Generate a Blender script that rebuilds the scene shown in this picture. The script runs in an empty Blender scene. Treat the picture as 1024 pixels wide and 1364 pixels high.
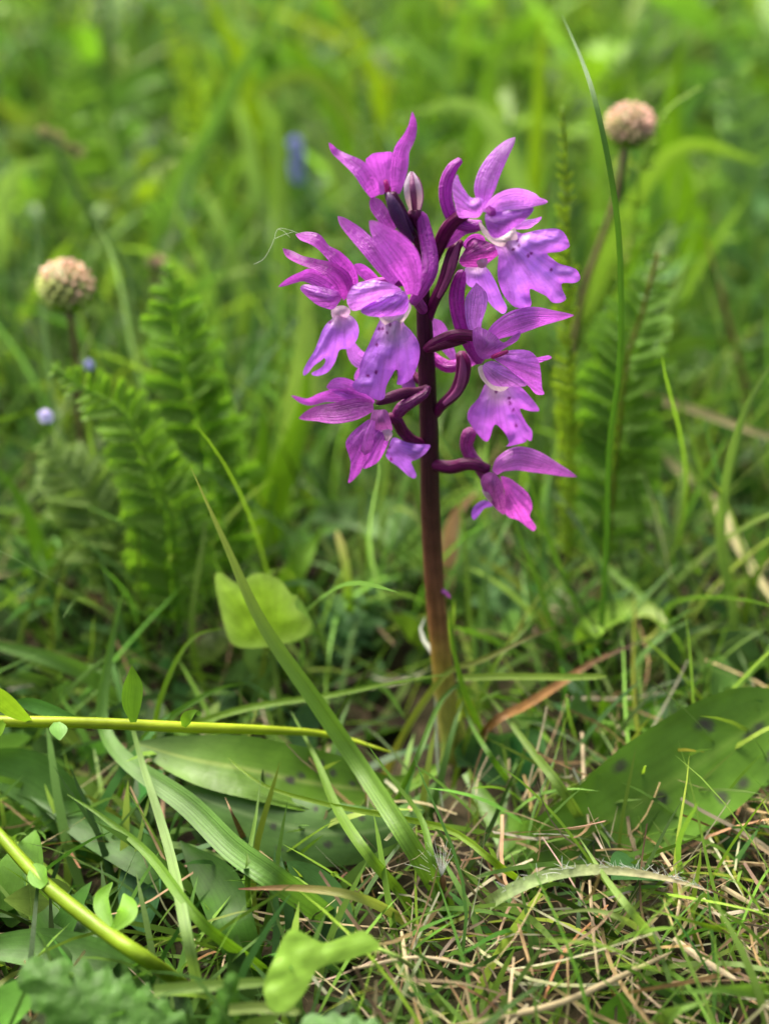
import bpy, math, random
import numpy as np
from mathutils import Vector, Matrix, geometry, noise

# ------------------------------------------------------------------ camera, sky, sun, exposure
S = bpy.context.scene
COL = S.collection
random.seed(7); RNG = np.random.default_rng(11)

PITCH = math.radians(28.0)          # the camera looks down by this much
VF = math.radians(42.0)
CAM = Vector((0.0, -0.227, 0.178))
W0, H0 = 1024.0, 1364.0
FPX = (H0/2)/math.tan(VF/2)

cam_d = bpy.data.cameras.new('camera'); cam = bpy.data.objects.new('camera', cam_d); COL.objects.link(cam)
cam.location = CAM; cam.rotation_euler = (math.pi/2-PITCH, 0, 0)
cam_d.sensor_fit = 'VERTICAL'; cam_d.sensor_height = 24.0
cam_d.lens = 12.0/math.tan(VF/2)
cam_d.clip_start = 0.005; cam_d.clip_end = 500
cam_d.dof.use_dof = True
cam_d.dof.focus_distance = 0.2335
cam_d.dof.aperture_fstop = 5.2
S.camera = cam
S.render.resolution_x = 768; S.render.resolution_y = 1024

w = bpy.data.worlds.new('World'); S.world = w; w.use_nodes = True
wn = w.node_tree.nodes; wl = w.node_tree.links
sky = wn.new('ShaderNodeTexSky'); sky.sky_type = 'NISHITA'; sky.sun_disc = False
SUN_EL, SUN_AZ = math.radians(58), math.radians(-38)     # azimuth from +Y towards +X
sky.sun_elevation = SUN_EL; sky.sun_rotation = SUN_AZ
sky.air_density = 0.4; sky.dust_density = 8.0; sky.ozone_density = 0.3
wn['Background'].inputs[1].default_value = 0.10
wl.new(sky.outputs[0], wn['Background'].inputs[0])
sd = bpy.data.lights.new('sun', 'SUN'); so = bpy.data.objects.new('sun', sd); COL.objects.link(so)
sd.energy = 1.5; sd.angle = math.radians(34); sd.color = (1.0, 0.94, 0.84)
sdir = Vector((math.sin(SUN_AZ)*math.cos(SUN_EL), math.cos(SUN_AZ)*math.cos(SUN_EL), math.sin(SUN_EL)))
so.rotation_euler = sdir.to_track_quat('Z', 'Y').to_euler(); so.location = (0, 0, 3)
S.view_settings.view_transform = 'Standard'; S.view_settings.look = 'None'
S.view_settings.gamma = 1.0; S.view_settings.use_curve_mapping = False
S.view_settings.exposure = 2.28
S.cycles.use_denoising = True
S.cycles.max_bounces = 8; S.cycles.transmission_bounces = 4; S.cycles.diffuse_bounces = 4
S.cycles.transparent_max_bounces = 4

# ------------------------------------------------------------------ pixel -> place helpers
CP, SP = math.cos(PITCH), math.sin(PITCH)
def ray(px, py):
    u = (px-W0/2)/FPX; v = (H0/2-py)/FPX
    return Vector((u, CP+v*SP, -SP+v*CP))
def Y(px, py, y):                       # the point of that pixel on the upright plane y = const
    r = ray(px, py); t = (y-CAM.y)/r.y
    return CAM + r*t
def Z(px, py, z=0.0):                   # the point of that pixel on the level plane z = const
    r = ray(px, py); t = (z-CAM.z)/r.z
    return CAM + r*t
def O(px, py, d):                       # orchid plane, d millimetres towards the viewer
    return Y(px, py, -d*0.001)
def depth(p):
    q = p-CAM
    return q.y*CP - q.z*SP
def pxm(p):                             # metres per photo pixel at p
    return depth(p)/FPX

def ground_h(x, y):
    n = noise.noise(Vector((x*9, y*9, 0)))*0.005 + noise.noise(Vector((x*31, y*31, 3)))*0.0022
    r2 = ((x-0.000)**2+(y-0.012)**2)
    n -= 0.017*math.exp(-r2/(0.016**2))
    fade = 1/(1+max(0, (math.hypot(x, y)-2))*0.2)
    return n*fade - 0.002

# ------------------------------------------------------------------ meshes
def lin(r, g, b):
    f = lambda c: (c/255/12.92) if c/255 <= 0.04045 else ((c/255+0.055)/1.055)**2.4
    return np.array((f(r), f(g), f(b)))
def make_mesh(name, V, F, C=None, UV=None, mat=None, smooth=True):
    me = bpy.data.meshes.new(name)
    V = np.asarray(V, dtype=np.float32).reshape(-1, 3)
    if isinstance(F, np.ndarray):
        nf, k = F.shape
        me.vertices.add(len(V)); me.vertices.foreach_set('co', V.ravel())
        me.loops.add(nf*k); me.loops.foreach_set('vertex_index', F.astype(np.int32).ravel())
        me.polygons.add(nf); me.polygons.foreach_set('loop_start', np.arange(nf, dtype=np.int32)*k)
        me.update(calc_edges=True)
    else:
        me.from_pydata([tuple(map(float, v)) for v in V], [], F); me.update()
    if smooth: me.polygons.foreach_set('use_smooth', np.ones(len(me.polygons), dtype=bool))
    if C is not None:
        a = me.attributes.new('Col', 'FLOAT_COLOR', 'POINT')
        C = np.asarray(C, dtype=np.float32)
        if C.ndim == 1: C = np.tile(C[:3], (len(V), 1))
        C4 = np.ones((len(V), 4), dtype=np.float32); C4[:, :3] = np.clip(C[:, :3], 0, 1)
        a.data.foreach_set('color', C4.ravel())
    if UV is not None:
        a = me.attributes.new('leafuv', 'FLOAT2', 'POINT')
        a.data.foreach_set('vector', np.asarray(UV, dtype=np.float32).ravel())
    if mat: me.materials.append(mat)
    return me
def put(name, geo, mat, parent=None, origin=None, label=None, cat=None, group=None, kind=None):
    """geo = (V, F, C, UV); linked as ONE object, world coordinates in, origin at `origin`."""
    V, F, C, UV = geo
    V = np.asarray(V, dtype=np.float64).reshape(-1, 3)
    o = None
    if origin is None: origin = V[np.argmin(V[:, 2])]
    org = np.array(origin, dtype=np.float64)
    me = make_mesh(name, V-org, F, C, UV, mat)
    o = bpy.data.objects.new(name, me); COL.objects.link(o)
    o.location = org
    if parent is not None:
        o.parent = parent
        pw = np.array(parent['_w']) if '_w' in parent else np.array(parent.location)
        o.location = org-pw
    o['_w'] = [float(a) for a in org]
    if label: o['label'] = label
    if cat: o['category'] = cat
    if group: o['group'] = group
    if kind: o['kind'] = kind
    return o
def thing(name, loc, label, cat, group=None):
    e = bpy.data.objects.new(name, None); COL.objects.link(e); e.empty_display_size = 0.005
    e.location = loc; e['_w'] = [float(a) for a in loc]
    e['label'] = label; e['category'] = cat
    if group: e['group'] = group
    return e
def merge(geos):
    Vs, Fs, Cs, Us, k = [], [], [], [], 0
    for V, F, C, UV in geos:
        V = np.asarray(V).reshape(-1, 3); n = len(V)
        Vs.append(V)
        Fs += [tuple(int(i)+k for i in f) for f in F]
        C = np.asarray(C, dtype=float); Cs.append(np.tile(C, (n, 1)) if C.ndim == 1 else C)
        Us.append(np.zeros((n, 2)) if UV is None else UV); k += n
    return np.vstack(Vs), Fs, np.vstack(Cs), np.vstack(Us)

def catmull(P, n):
    """sample n+1 points along the control points (each a tuple of any length)"""
    P = np.asarray(P, dtype=float)
    if len(P) == 2: return P[0]+(P[1]-P[0])*np.linspace(0, 1, n+1)[:, None]
    d = np.linalg.norm(np.diff(P[:, :3], axis=0), axis=1)+1e-9
    s = np.concatenate([[0], np.cumsum(d)]); s /= s[-1]
    E = np.vstack([2*P[0]-P[1], P, 2*P[-1]-P[-2]]); out = []
    for t in np.linspace(0, 1, n+1):
        i = min(int(np.searchsorted(s, t, side='right'))-1, len(P)-2); u = (t-s[i])/(s[i+1]-s[i])
        a, b, c, e = E[i], E[i+1], E[i+2], E[i+3]
        out.append(0.5*((2*b)+(-a+c)*u+(2*a-5*b+4*c-e)*u*u+(-a+3*b-3*c+e)*u**3))
    return np.array(out)
def frames(P):
    T = np.gradient(P, axis=0); T /= np.linalg.norm(T, axis=1)[:, None]+1e-12
    V = np.array(CAM)-P; V /= np.linalg.norm(V, axis=1)[:, None]
    Sd = np.cross(T, V); Sd /= np.linalg.norm(Sd, axis=1)[:, None]+1e-12
    N = np.cross(Sd, T)
    return T, Sd, N
def smooth_frames(P):
    T, Sd, N = frames(P)
    for _ in range(6):
        Sd[1:-1] = (Sd[:-2]+Sd[1:-1]*2+Sd[2:])/4
    Sd -= T*np.sum(Sd*T, axis=1)[:, None]; Sd /= np.linalg.norm(Sd, axis=1)[:, None]+1e-12
    return T, Sd, np.cross(Sd, T)
def ribbon(P, wd, color, roll=0.0, roll2=None, cup=0.0, m=7, ruffle=0.0, tipround=0.0, fold=0.0, seed=0, tipcol=None, basecol=None, edge=None):
    """P (n,3) midline base->tip, wd (n,) full widths. cup = half angle of the cross-section arc (+ : edges towards viewer)."""
    n = len(P); T, Sd, N = smooth_frames(P)
    t = np.linspace(0, 1, n); wd = np.asarray(wd, dtype=float).copy()
    if tipround > 0:
        k = np.clip((t-(1-tipround))/tipround, 0, 1); wd = wd*np.sqrt(np.clip(1-k*k*0.97, 0, 1))
    r = np.radians(roll+((roll2 if roll2 is not None else roll)-roll)*t)[:, None]
    S2 = Sd*np.cos(r)+N*np.sin(r); N2 = -Sd*np.sin(r)+N*np.cos(r)
    s = np.linspace(-1, 1, m); V = np.zeros((n, m, 3)); UV = np.zeros((n, m, 2)); rs = np.random.default_rng(seed)
    ph = rs.uniform(0, 6, 4)
    for j, sj in enumerate(s):
        if abs(cup) > 1e-3:
            a = sj*abs(cup); off = np.sin(a)/abs(cup); up = (1-math.cos(a))/cup
        else: off, up = sj, 0.0
        up = up + fold*abs(sj)
        ru = ruffle*abs(sj)**2*(np.sin(t*17+ph[0]+sj*1.5)*0.6+np.sin(t*31+ph[1]+sj*2)*0.4)
        V[:, j] = P+S2*(wd/2*off)[:, None]+N2*(wd/2*up+wd*ru)[:, None]
        UV[:, j, 0] = t; UV[:, j, 1] = sj
    F = [(i*m+j, i*m+j+1, (i+1)*m+j+1, (i+1)*m+j) for i in range(n-1) for j in range(m-1)]
    C = np.tile(np.asarray(color, dtype=float), (n, m, 1))
    if tipcol is not None:
        k = np.clip((t-0.55)/0.45, 0, 1)[:, None, None]**1.5; C = C*(1-k)+np.asarray(tipcol)*k
    if basecol is not None:
        k = np.clip(1-t/0.35, 0, 1)[:, None, None]; C = C*(1-k)+np.asarray(basecol)*k
    if edge is not None:
        k = (np.abs(s)**3)[None, :, None]*0.7; C = C*(1-k)+np.asarray(edge)*k
    return V.reshape(-1, 3), F, C.reshape(-1, 3), UV.reshape(-1, 2)
def tube(P, rad, color, m=10, cap=True, flat=1.0):
    """flat < 1 squashes the section along the view"""
    n = len(P); T, Sd, N = smooth_frames(P); rad = np.asarray(rad, dtype=float)*np.ones(n)
    a = np.linspace(0, 2*np.pi, m, endpoint=False)
    V = P[:, None, :]+(Sd[:, None, :]*np.cos(a)[None, :, None]+N[:, None, :]*np.sin(a)[None, :, None]*flat)*rad[:, None, None]
    V = V.reshape(-1, 3); UV = np.zeros((n, m, 2)); UV[:, :, 0] = np.linspace(0, 1, n)[:, None]; UV[:, :, 1] = (a/np.pi-1)[None]
    F = [(i*m+j, i*m+(j+1) % m, (i+1)*m+(j+1) % m, (i+1)*m+j) for i in range(n-1) for j in range(m)]
    C = np.asarray(color, dtype=float); C = np.tile(C, (n*m, 1)) if C.ndim == 1 else np.repeat(C, m, axis=0)
    UV = UV.reshape(-1, 2)
    if cap:
        for e, row, fl in ((P[0]-T[0]*rad[0]*0.45, 0, 1), (P[-1]+T[-1]*rad[-1]*0.45, n-1, 0)):
            k = len(V); V = np.vstack([V, e]); C = np.vstack([C, C[row*m]]); UV = np.vstack([UV, [row/(n-1), 0]])
            for j in range(m):
                q = (row*m+(j+1) % m, row*m+j, k) if fl else (row*m+j, row*m+(j+1) % m, k)
                F.append(q)
    return V, F, C, UV

# ------------------------------------------------------------------ materials
def mat_leaf(name, rough=0.45, trans=0.35, bump=0.25, bscale=900, spec=0.4, tint=(1.08, 1.10, 0.55), veins=0.0, var=0.25, vscale=120, wet=0.0):
    m = bpy.data.materials.new(name); m.use_nodes = True; n = m.node_tree.nodes; l = m.node_tree.links
    b = n['Principled BSDF']; out = n['Material Output']
    at = n.new('ShaderNodeAttribute'); at.attribute_name = 'Col'
    tc = n.new('ShaderNodeTexCoord')
    nz = n.new('ShaderNodeTexNoise'); nz.inputs['Scale'].default_value = vscale; nz.inputs['Detail'].default_value = 4
    l.new(tc.outputs['Object'], nz.inputs['Vector'])
    mr = n.new('ShaderNodeMapRange'); mr.inputs['From Min'].default_value = 0.25; mr.inputs['From Max'].default_value = 0.75
    mr.inputs['To Min'].default_value = 1-var; mr.inputs['To Max'].default_value = 1+var
    l.new(nz.outputs['Fac'], mr.inputs['Value'])
    vm = n.new('ShaderNodeVectorMath'); vm.operation = 'SCALE'; l.new(at.outputs['Color'], vm.inputs[0]); l.new(mr.outputs[0], vm.inputs['Scale'])
    col = vm.outputs[0]; hgt = None
    if veins > 0:
        uv = n.new('ShaderNodeAttribute'); uv.attribute_name = 'leafuv'
        sp = n.new('ShaderNodeSeparateXYZ'); l.new(uv.outputs['Vector'], sp.inputs[0])
        nv = n.new('ShaderNodeTexNoise'); nv.noise_dimensions = '2D'; nv.inputs['Scale'].default_value = 1.0; nv.inputs['Detail'].default_value = 3
        cb = n.new('ShaderNodeCombineXYZ')
        mu = n.new('ShaderNodeMath'); mu.operation = 'MULTIPLY'; mu.inputs[1].default_value = 1.6; l.new(sp.outputs[0], mu.inputs[0])
        mv = n.new('ShaderNodeMath'); mv.operation = 'MULTIPLY'; mv.inputs[1].default_value = 9.0; l.new(sp.outputs[1], mv.inputs[0])
        l.new(mu.outputs[0], cb.inputs[0]); l.new(mv.outputs[0], cb.inputs[1]); l.new(cb.outputs[0], nv.inputs['Vector'])
        r2 = n.new('ShaderNodeMapRange'); r2.inputs['From Min'].default_value = 0.36; r2.inputs['From Max'].default_value = 0.56
        r2.inputs['To Min'].default_value = 1-veins; r2.inputs['To Max'].default_value = 1+veins*0.35
        l.new(nv.outputs['Fac'], r2.inputs['Value'])
        v2 = n.new('ShaderNodeVectorMath'); v2.operation = 'SCALE'; l.new(col, v2.inputs[0]); l.new(r2.outputs[0], v2.inputs['Scale']); col = v2.outputs[0]
        hgt = nv.outputs['Fac']
    l.new(col, b.inputs['Base Color'])
    b.inputs['Roughness'].default_value = rough; b.inputs['Specular IOR Level'].default_value = spec
    nb = n.new('ShaderNodeTexNoise'); nb.inputs['Scale'].default_value = bscale; nb.inputs['Detail'].default_value = 3
    l.new(tc.outputs['Object'], nb.inputs['Vector'])
    bp = n.new('ShaderNodeBump'); bp.inputs['Strength'].default_value = bump; bp.inputs['Distance'].default_value = 0.0004
    hh = nb.outputs['Fac']
    if hgt is not None and veins > 0.1:
        ad = n.new('ShaderNodeMath'); ad.operation = 'ADD'; l.new(hh, ad.inputs[0]); l.new(hgt, ad.inputs[1]); hh = ad.outputs[0]
    l.new(hh, bp.inputs['Height']); l.new(bp.outputs[0], b.inputs['Normal'])
    if wet > 0:
        rr = n.new('ShaderNodeMapRange'); rr.inputs['From Min'].default_value = 0.55; rr.inputs['From Max'].default_value = 0.68
        rr.inputs['To Min'].default_value = rough; rr.inputs['To Max'].default_value = max(0.12, rough-wet)
        nw = n.new('ShaderNodeTexNoise'); nw.inputs['Scale'].default_value = 1500; l.new(tc.outputs['Object'], nw.inputs['Vector'])
        l.new(nw.outputs['Fac'], rr.inputs['Value']); l.new(rr.outputs[0], b.inputs['Roughness'])
    if trans > 0:
        tr = n.new('ShaderNodeBsdfTranslucent'); mx = n.new('ShaderNodeMixShader'); mx.inputs[0].default_value = trans
        vt = n.new('ShaderNodeVectorMath'); vt.operation = 'MULTIPLY'; vt.inputs[1].default_value = tint; l.new(col, vt.inputs[0])
        l.new(vt.outputs[0], tr.inputs['Color']); l.new(bp.outputs[0], tr.inputs['Normal'])
        l.new(b.outputs[0], mx.inputs[1]); l.new(tr.outputs[0], mx.inputs[2]); l.new(mx.outputs[0], out.inputs['Surface'])
    return m
M_GRASS = mat_leaf('grass_leaf', 0.45, 0.42, 0.15, 1500, 0.22, var=0.18, vscale=60)
M_BLADE = mat_leaf('grass_blade_leaf', 0.42, 0.40, 0.3, 900, 0.25, veins=0.22, var=0.15, vscale=90)
M_LEAF = mat_leaf('broad_leaf', 0.45, 0.40, 0.4, 420, 0.16, var=0.3, vscale=160, veins=0.10)
M_WAXY = mat_leaf('waxy_leaf', 0.38, 0.30, 0.9, 160, 0.25, var=0.42, vscale=75, veins=0.05)
M_HAIRY = mat_leaf('hairy_leaf', 0.62, 0.3, 1.0, 700, 0.3, var=0.35, vscale=420, tint=(1.1, 1.1, 0.5))
M_FERN = mat_leaf('feathery_leaf', 0.5, 0.45, 0.3, 800, 0.4, var=0.25, vscale=150)
M_STRAW = mat_leaf('dry_straw', 0.7, 0.15, 0.5, 900, 0.25, tint=(1, 0.9, 0.6), var=0.35, vscale=150, veins=0.3)
M_PETAL = mat_leaf('petal', 0.33, 0.38, 0.9, 1500, 0.45, tint=(1.15, 0.8, 1.1), var=0.2, vscale=420, veins=0.26, wet=0.2)
M_LIP = mat_leaf('lip_petal', 0.42, 0.34, 0.45, 1300, 0.40, tint=(1.1, 0.85, 1.1), var=0.10, vscale=500, veins=0.12, wet=0.15)
M_STEM = mat_leaf('flower_stem', 0.42, 0.0, 0.5, 900, 0.16, var=0.25, vscale=380, veins=0.3)
M_BUD = mat_leaf('bud_skin', 0.5, 0.15, 0.6, 900, 0.4, tint=(1, 0.9, 0.7), var=0.2, vscale=400)
M_FLUFF = mat_leaf('white_fluff', 0.6, 0.5, 0.0, 900, 0.3, tint=(1, 1, 1), var=0.05)
M_BROWN = mat_leaf('brown_stalk', 0.6, 0.05, 0.6, 900, 0.3, tint=(1, 0.8, 0.5), var=0.4, vscale=200)
# soil
M_SOIL = bpy.data.materials.new('soil'); M_SOIL.use_nodes = True
n = M_SOIL.node_tree.nodes; l = M_SOIL.node_tree.links; b = n['Principled BSDF']
tc = n.new('ShaderNodeTexCoord'); nz = n.new('ShaderNodeTexNoise'); nz.inputs['Scale'].default_value = 160; nz.inputs['Detail'].default_value = 8
cr = n.new('ShaderNodeValToRGB'); e = cr.color_ramp.elements
e[0].position = 0.35; e[0].color = (0.012, 0.008, 0.005, 1); e[1].position = 0.7; e[1].color = (0.06, 0.045, 0.025, 1)
x = cr.color_ramp.elements.new(0.5); x.color = (0.022, 0.02, 0.008, 1)
l.new(tc.outputs['Object'], nz.inputs['Vector']); l.new(nz.outputs['Fac'], cr.inputs[0]); l.new(cr.outputs[0], b.inputs['Base Color'])
b.inputs['Roughness'].default_value = 0.95; b.inputs['Specular IOR Level'].default_value = 0.15
bp = n.new('ShaderNodeBump'); bp.inputs['Strength'].default_value = 1.0; bp.inputs['Distance'].default_value = 0.002; l.new(nz.outputs['Fac'], bp.inputs['Height']); l.new(bp.outputs[0], b.inputs['Normal'])

# ------------------------------------------------------------------ ground: one sheet to the horizon
def build_ground():
    q = np.linspace(-1, 1, 181); c = np.sinh(q*6.6)/math.sinh(6.6)*150
    V = np.zeros((181, 181, 3))
    for i, xx in enumerate(c):
        for j, yy in enumerate(c):
            V[i, j] = (xx, yy, ground_h(xx, yy))
    idx = np.arange(181*181).reshape(181, 181)
    F = np.stack([idx[:-1, :-1], idx[1:, :-1], idx[1:, 1:], idx[:-1, 1:]], -1).reshape(-1, 4)
    o = put('ground', (V.reshape(-1, 3), F, None, None), M_SOIL, origin=(0, 0, 0), kind='structure')
    o['label'] = 'dark soil under the meadow grass'
build_ground()

# ------------------------------------------------------------------ the meadow's uncountable growth
def vary(base, N, dv=0.25, dh=0.15):
    C = np.tile(np.asarray(base, dtype=float), (N, 1))
    C *= np.exp(RNG.normal(0, dv, (N, 1)))
    C[:, 0] *= np.exp(RNG.normal(0, dh, N)); C[:, 2] *= np.exp(RNG.normal(0, dh, N))
    return np.clip(C, 0.004, 0.75)
def pick(cols, wts, N, dv=0.25, dh=0.15):
    k = RNG.choice(len(cols), N, p=np.array(wts)/sum(wts))
    C = np.array(cols)[k]; C = C*np.exp(RNG.normal(0, dv, (N, 1)))
    C[:, 0] *= np.exp(RNG.normal(0, dh, N)); C[:, 2] *= np.exp(RNG.normal(0, dh, N))
    return np.clip(C, 0.004, 0.75)
def blades(x, y, h, wd, lean, curl, col, seg=6, az=None, prof='grass', fold=0.0, z=None, basecol=None):
    N = len(x); az = RNG.uniform(0, 2*np.pi, N) if az is None else az
    t = np.linspace(0, 1, seg+1)
    th = lean[:, None]+curl[:, None]*t[None]**1.4
    ds = h[:, None]/seg
    hx = np.cumsum(np.concatenate([np.zeros((N, 1)), np.sin((th[:, 1:]+th[:, :-1])/2)*ds], 1), 1)
    hz = np.cumsum(np.concatenate([np.zeros((N, 1)), np.cos((th[:, 1:]+th[:, :-1])/2)*ds], 1), 1)
    z0 = np.array([ground_h(a, b) for a, b in zip(x, y)])-0.001 if z is None else z
    swy = RNG.normal(0, 0.05, N)[:, None]*h[:, None]*np.sin(t*np.pi*1.3)[None]
    cx, cy = np.cos(az)[:, None], np.sin(az)[:, None]
    P = np.stack([x[:, None]+hx*cx-swy*cy, y[:, None]+hx*cy+swy*cx, np.maximum(z0[:, None]+hz, z0[:, None]+0.0015*t[None])], -1)
    tw = RNG.uniform(-1.2, 1.2, N)[:, None]+RNG.normal(0, 0.7, N)[:, None]*t[None]
    sx, sy, sz = -cy*np.cos(tw), cx*np.cos(tw), np.sin(tw)
    Sd = np.stack([sx, sy, sz], -1)
    if prof == 'grass': p = (0.7+0.3*np.minimum(t*3, 1))*np.sqrt(np.clip(1-t**2.2, 0, 1))
    elif prof == 'leaf': p = np.sin(np.pi*np.clip(t, 0, 1)**0.75)**0.8*0.98+0.02; p[0] = 0.12
    elif prof == 'straw': p = 0.75+0.25*np.sin(t*3.1)
    p = np.maximum(p, 0.02)
    hw = wd[:, None]*p[None]*0.5
    k = 3 if fold else 2
    cols = []
    for s in ((-1, 0, 1) if k == 3 else (-1, 1)):
        q = P+Sd*(hw*s)[..., None]
        if k == 3 and s != 0: q[..., 2] += hw*fold
        cols.append(q)
    V = np.stack(cols, 2)                       # N, seg+1, k, 3
    C = np.repeat(np.repeat(col[:, None, None, :], seg+1, 1), k, 2)
    if basecol is not None:
        kk = np.clip(1-t/0.3, 0, 1)[None, :, None, None]*0.6; C = C*(1-kk)+np.asarray(basecol)*kk
    idx = np.arange(N*(seg+1)*k).reshape(N, seg+1, k)
    F = np.stack([idx[:, :-1, :-1], idx[:, :-1, 1:], idx[:, 1:, 1:], idx[:, 1:, :-1]], -1).reshape(-1, 4)
    UV = np.zeros((N, seg+1, k, 2)); UV[..., 0] = t[None, :, None]+RNG.uniform(0, 50, N)[:, None, None]; UV[..., 1] = np.linspace(-1, 1, k)
    return V.reshape(-1, 3), F, C.reshape(-1, 3), UV.reshape(-1, 2)
def scatter(N, y0, y1, pw=1.0, margin=0.10):
    y = y0+(y1-y0)*RNG.uniform(0, 1, N)**pw
    hw = 0.31*(y-CAM.y)+margin
    return RNG.uniform(-1, 1, N)*hw, y
def near_stem(x, y, r): return (np.hypot(x-0.012, y-0.0) < r) | (np.hypot(x-0.002, y-0.004) < 0.016)
def stuff(name, geo, mat, label, cat):
    return put(name, geo, mat, origin=(0, 0, 0), label=label, cat=cat, kind='stuff')
def ncat(gs):
    V, F, C, U, k = [], [], [], [], 0
    for g in gs:
        V.append(g[0]); F.append(g[1]+k); C.append(g[2]); U.append(g[3]); k += len(g[0])
    return np.vstack(V), np.vstack(F), np.vstack(C), np.vstack(U)

G_DARK = (0.036, 0.085, 0.014); G_MID = (0.080, 0.170, 0.025); G_BRT = (0.135, 0.245, 0.030)
G_YEL = (0.175, 0.290, 0.032); G_BLUE = (0.078, 0.162, 0.046); G_PALE = (0.190, 0.300, 0.110); TAN = (0.32, 0.27, 0.145); TAN2 = (0.21, 0.155, 0.075)

def meadow():
    gs = []
    # far, tall
    N = 6800; x, y = scatter(N, 0.42, 2.6, 1.5, 0.45)
    gs.append(blades(x, y, RNG.uniform(0.07, 0.17, N), RNG.uniform(0.004, 0.011, N), RNG.uniform(0.02, 0.5, N), RNG.uniform(0.1, 1.5, N),
                     pick([G_MID, G_BRT, G_YEL, G_BLUE, G_DARK], [5, 4, 1.5, 3, 2.5], N, 0.4), 7))
    # middle
    N = 3600; x, y = scatter(N, 0.15, 0.5, 1.0, 0.24)
    gs.append(blades(x, y, RNG.uniform(0.035, 0.12, N)*(0.6+y), RNG.uniform(0.0018, 0.0065, N), RNG.uniform(0.02, 0.6, N), RNG.uniform(0.1, 1.5, N),
                     pick([G_MID, G_BRT, G_YEL, G_BLUE, G_DARK], [4, 4, 1, 3, 3], N, 0.35), 7))
    # behind the orchid, low
    N = 2600; x, y = scatter(N, 0.012, 0.17, 1.0, 0.12); k = ~near_stem(x, y, 0.013); x, y = x[k], y[k]; N = len(x)
    gs.append(blades(x, y, RNG.uniform(0.016, 0.075, N)*(0.6+4*np.clip(y, 0, .15)), RNG.uniform(0.0006, 0.0022, N), RNG.uniform(0.05, 0.9, N), RNG.uniform(0.1, 1.3, N),
                     pick([G_MID, G_BRT, G_BLUE, G_DARK], [4, 3, 2, 3], N), 7))
    # long fine blades behind the orchid
    N = 420; x, y = scatter(N, 0.02, 0.20, 0.9, 0.12)
    gs.append(blades(x, y, RNG.uniform(0.05, 0.105, N), RNG.uniform(0.0007, 0.0018, N), RNG.uniform(0.05, 0.75, N), RNG.uniform(-0.1, 0.7, N),
                     pick([G_MID, G_BRT, G_BLUE, G_PALE], [4, 3, 3, 1.5], N), 10))
    # front
    N = 2400; x, y = scatter(N, -0.13, 0.02, 1.0, 0.12); k = ~near_stem(x, y, 0.020); x, y = x[k], y[k]; N = len(x)
    gs.append(blades(x, y, RNG.uniform(0.010, 0.034, N), RNG.uniform(0.0006, 0.0017, N), RNG.uniform(0.3, 1.25, N), RNG.uniform(0.2, 0.9, N),
                     pick([G_MID, G_BRT, G_DARK], [4, 3, 3], N), 7))
    N = 1500; x, y = scatter(N, -0.13, 0.03, 1.0, 0.12); k = (x < -0.01) & ~near_stem(x, y, 0.024); x, y = x[k], y[k]; N = len(x)
    gs.append(blades(x, y, RNG.uniform(0.015, 0.040, N), RNG.uniform(0.0008, 0.0022, N), RNG.uniform(0.3, 1.1, N), RNG.uniform(0.2, 1.1, N),
                     pick([G_MID, G_BRT, G_DARK, G_YEL], [4, 3, 4, 1], N), 7))
    N = 1500; x, y = scatter(N, -0.13, 0.03, 1.0, 0.12); k = (x > 0.004) & ~near_stem(x, y, 0.028); x, y = x[k], y[k]; N = len(x)
    gs.append(blades(x, y, RNG.uniform(0.018, 0.050, N), RNG.uniform(0.0005, 0.0013, N), RNG.uniform(0.3, 1.2, N), RNG.uniform(0.2, 1.0, N),
                     pick([G_MID, G_BRT, G_YEL], [3, 4, 2], N), 8))
    stuff('meadow_grass', ncat(gs), M_GRASS, 'dense green meadow grass all around the orchid', 'grass')
    # straw litter
    N = 15000; x, y = scatter(N, -0.13, 0.30, 0.8, 0.10); k = ~near_stem(x, y, 0.026)
    k &= (RNG.uniform(0, 1, N) < np.where((x > -0.006) & (y < -0.012), 1.0, 0.15)); x, y = x[k], y[k]; N = len(x)
    z = np.array([ground_h(a, b) for a, b in zip(x, y)])+RNG.uniform(0.0005, 0.010, N)
    a = blades(x, y, RNG.uniform(0.006, 0.028, N), RNG.uniform(0.00022, 0.00080, N), RNG.uniform(0.9, 1.75, N), RNG.normal(0, 0.5, N),
               pick([TAN, TAN2, (0.42, 0.36, 0.22), (0.16, 0.11, 0.05)], [4, 3, 2, 1.2], N), 5, prof='straw', z=z)
    stuff('straw_litter', a, M_STRAW, 'tangle of dry tan straw lying under the green blades', 'straw')
    # low herb leaves close to the soil
    N = 2600; x, y = scatter(N, -0.13, 0.35, 1.0, 0.12); k = ~near_stem(x, y, 0.022)
    k &= ~((x > -0.01) & (y < 0.0) & (RNG.uniform(0, 1, N) < 0.85)); x, y = x[k], y[k]; N = len(x)
    a = blades(x, y, RNG.uniform(0.006, 0.020, N), RNG.uniform(0.004, 0.010, N), RNG.uniform(0.6, 1.3, N), RNG.uniform(0.0, 0.6, N),
               pick([G_DARK, G_MID, (0.04, 0.11, 0.03)], [4, 3, 3], N), 10, prof='leaf', fold=0.25, z=np.array([ground_h(a_, b_) for a_, b_ in zip(x, y)])+RNG.uniform(0, 0.007, N))
    # broad leaves between the tall grass behind
    N2 = 1500; x, y = scatter(N2, 0.22, 1.8, 1.1, 0.2)
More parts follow.
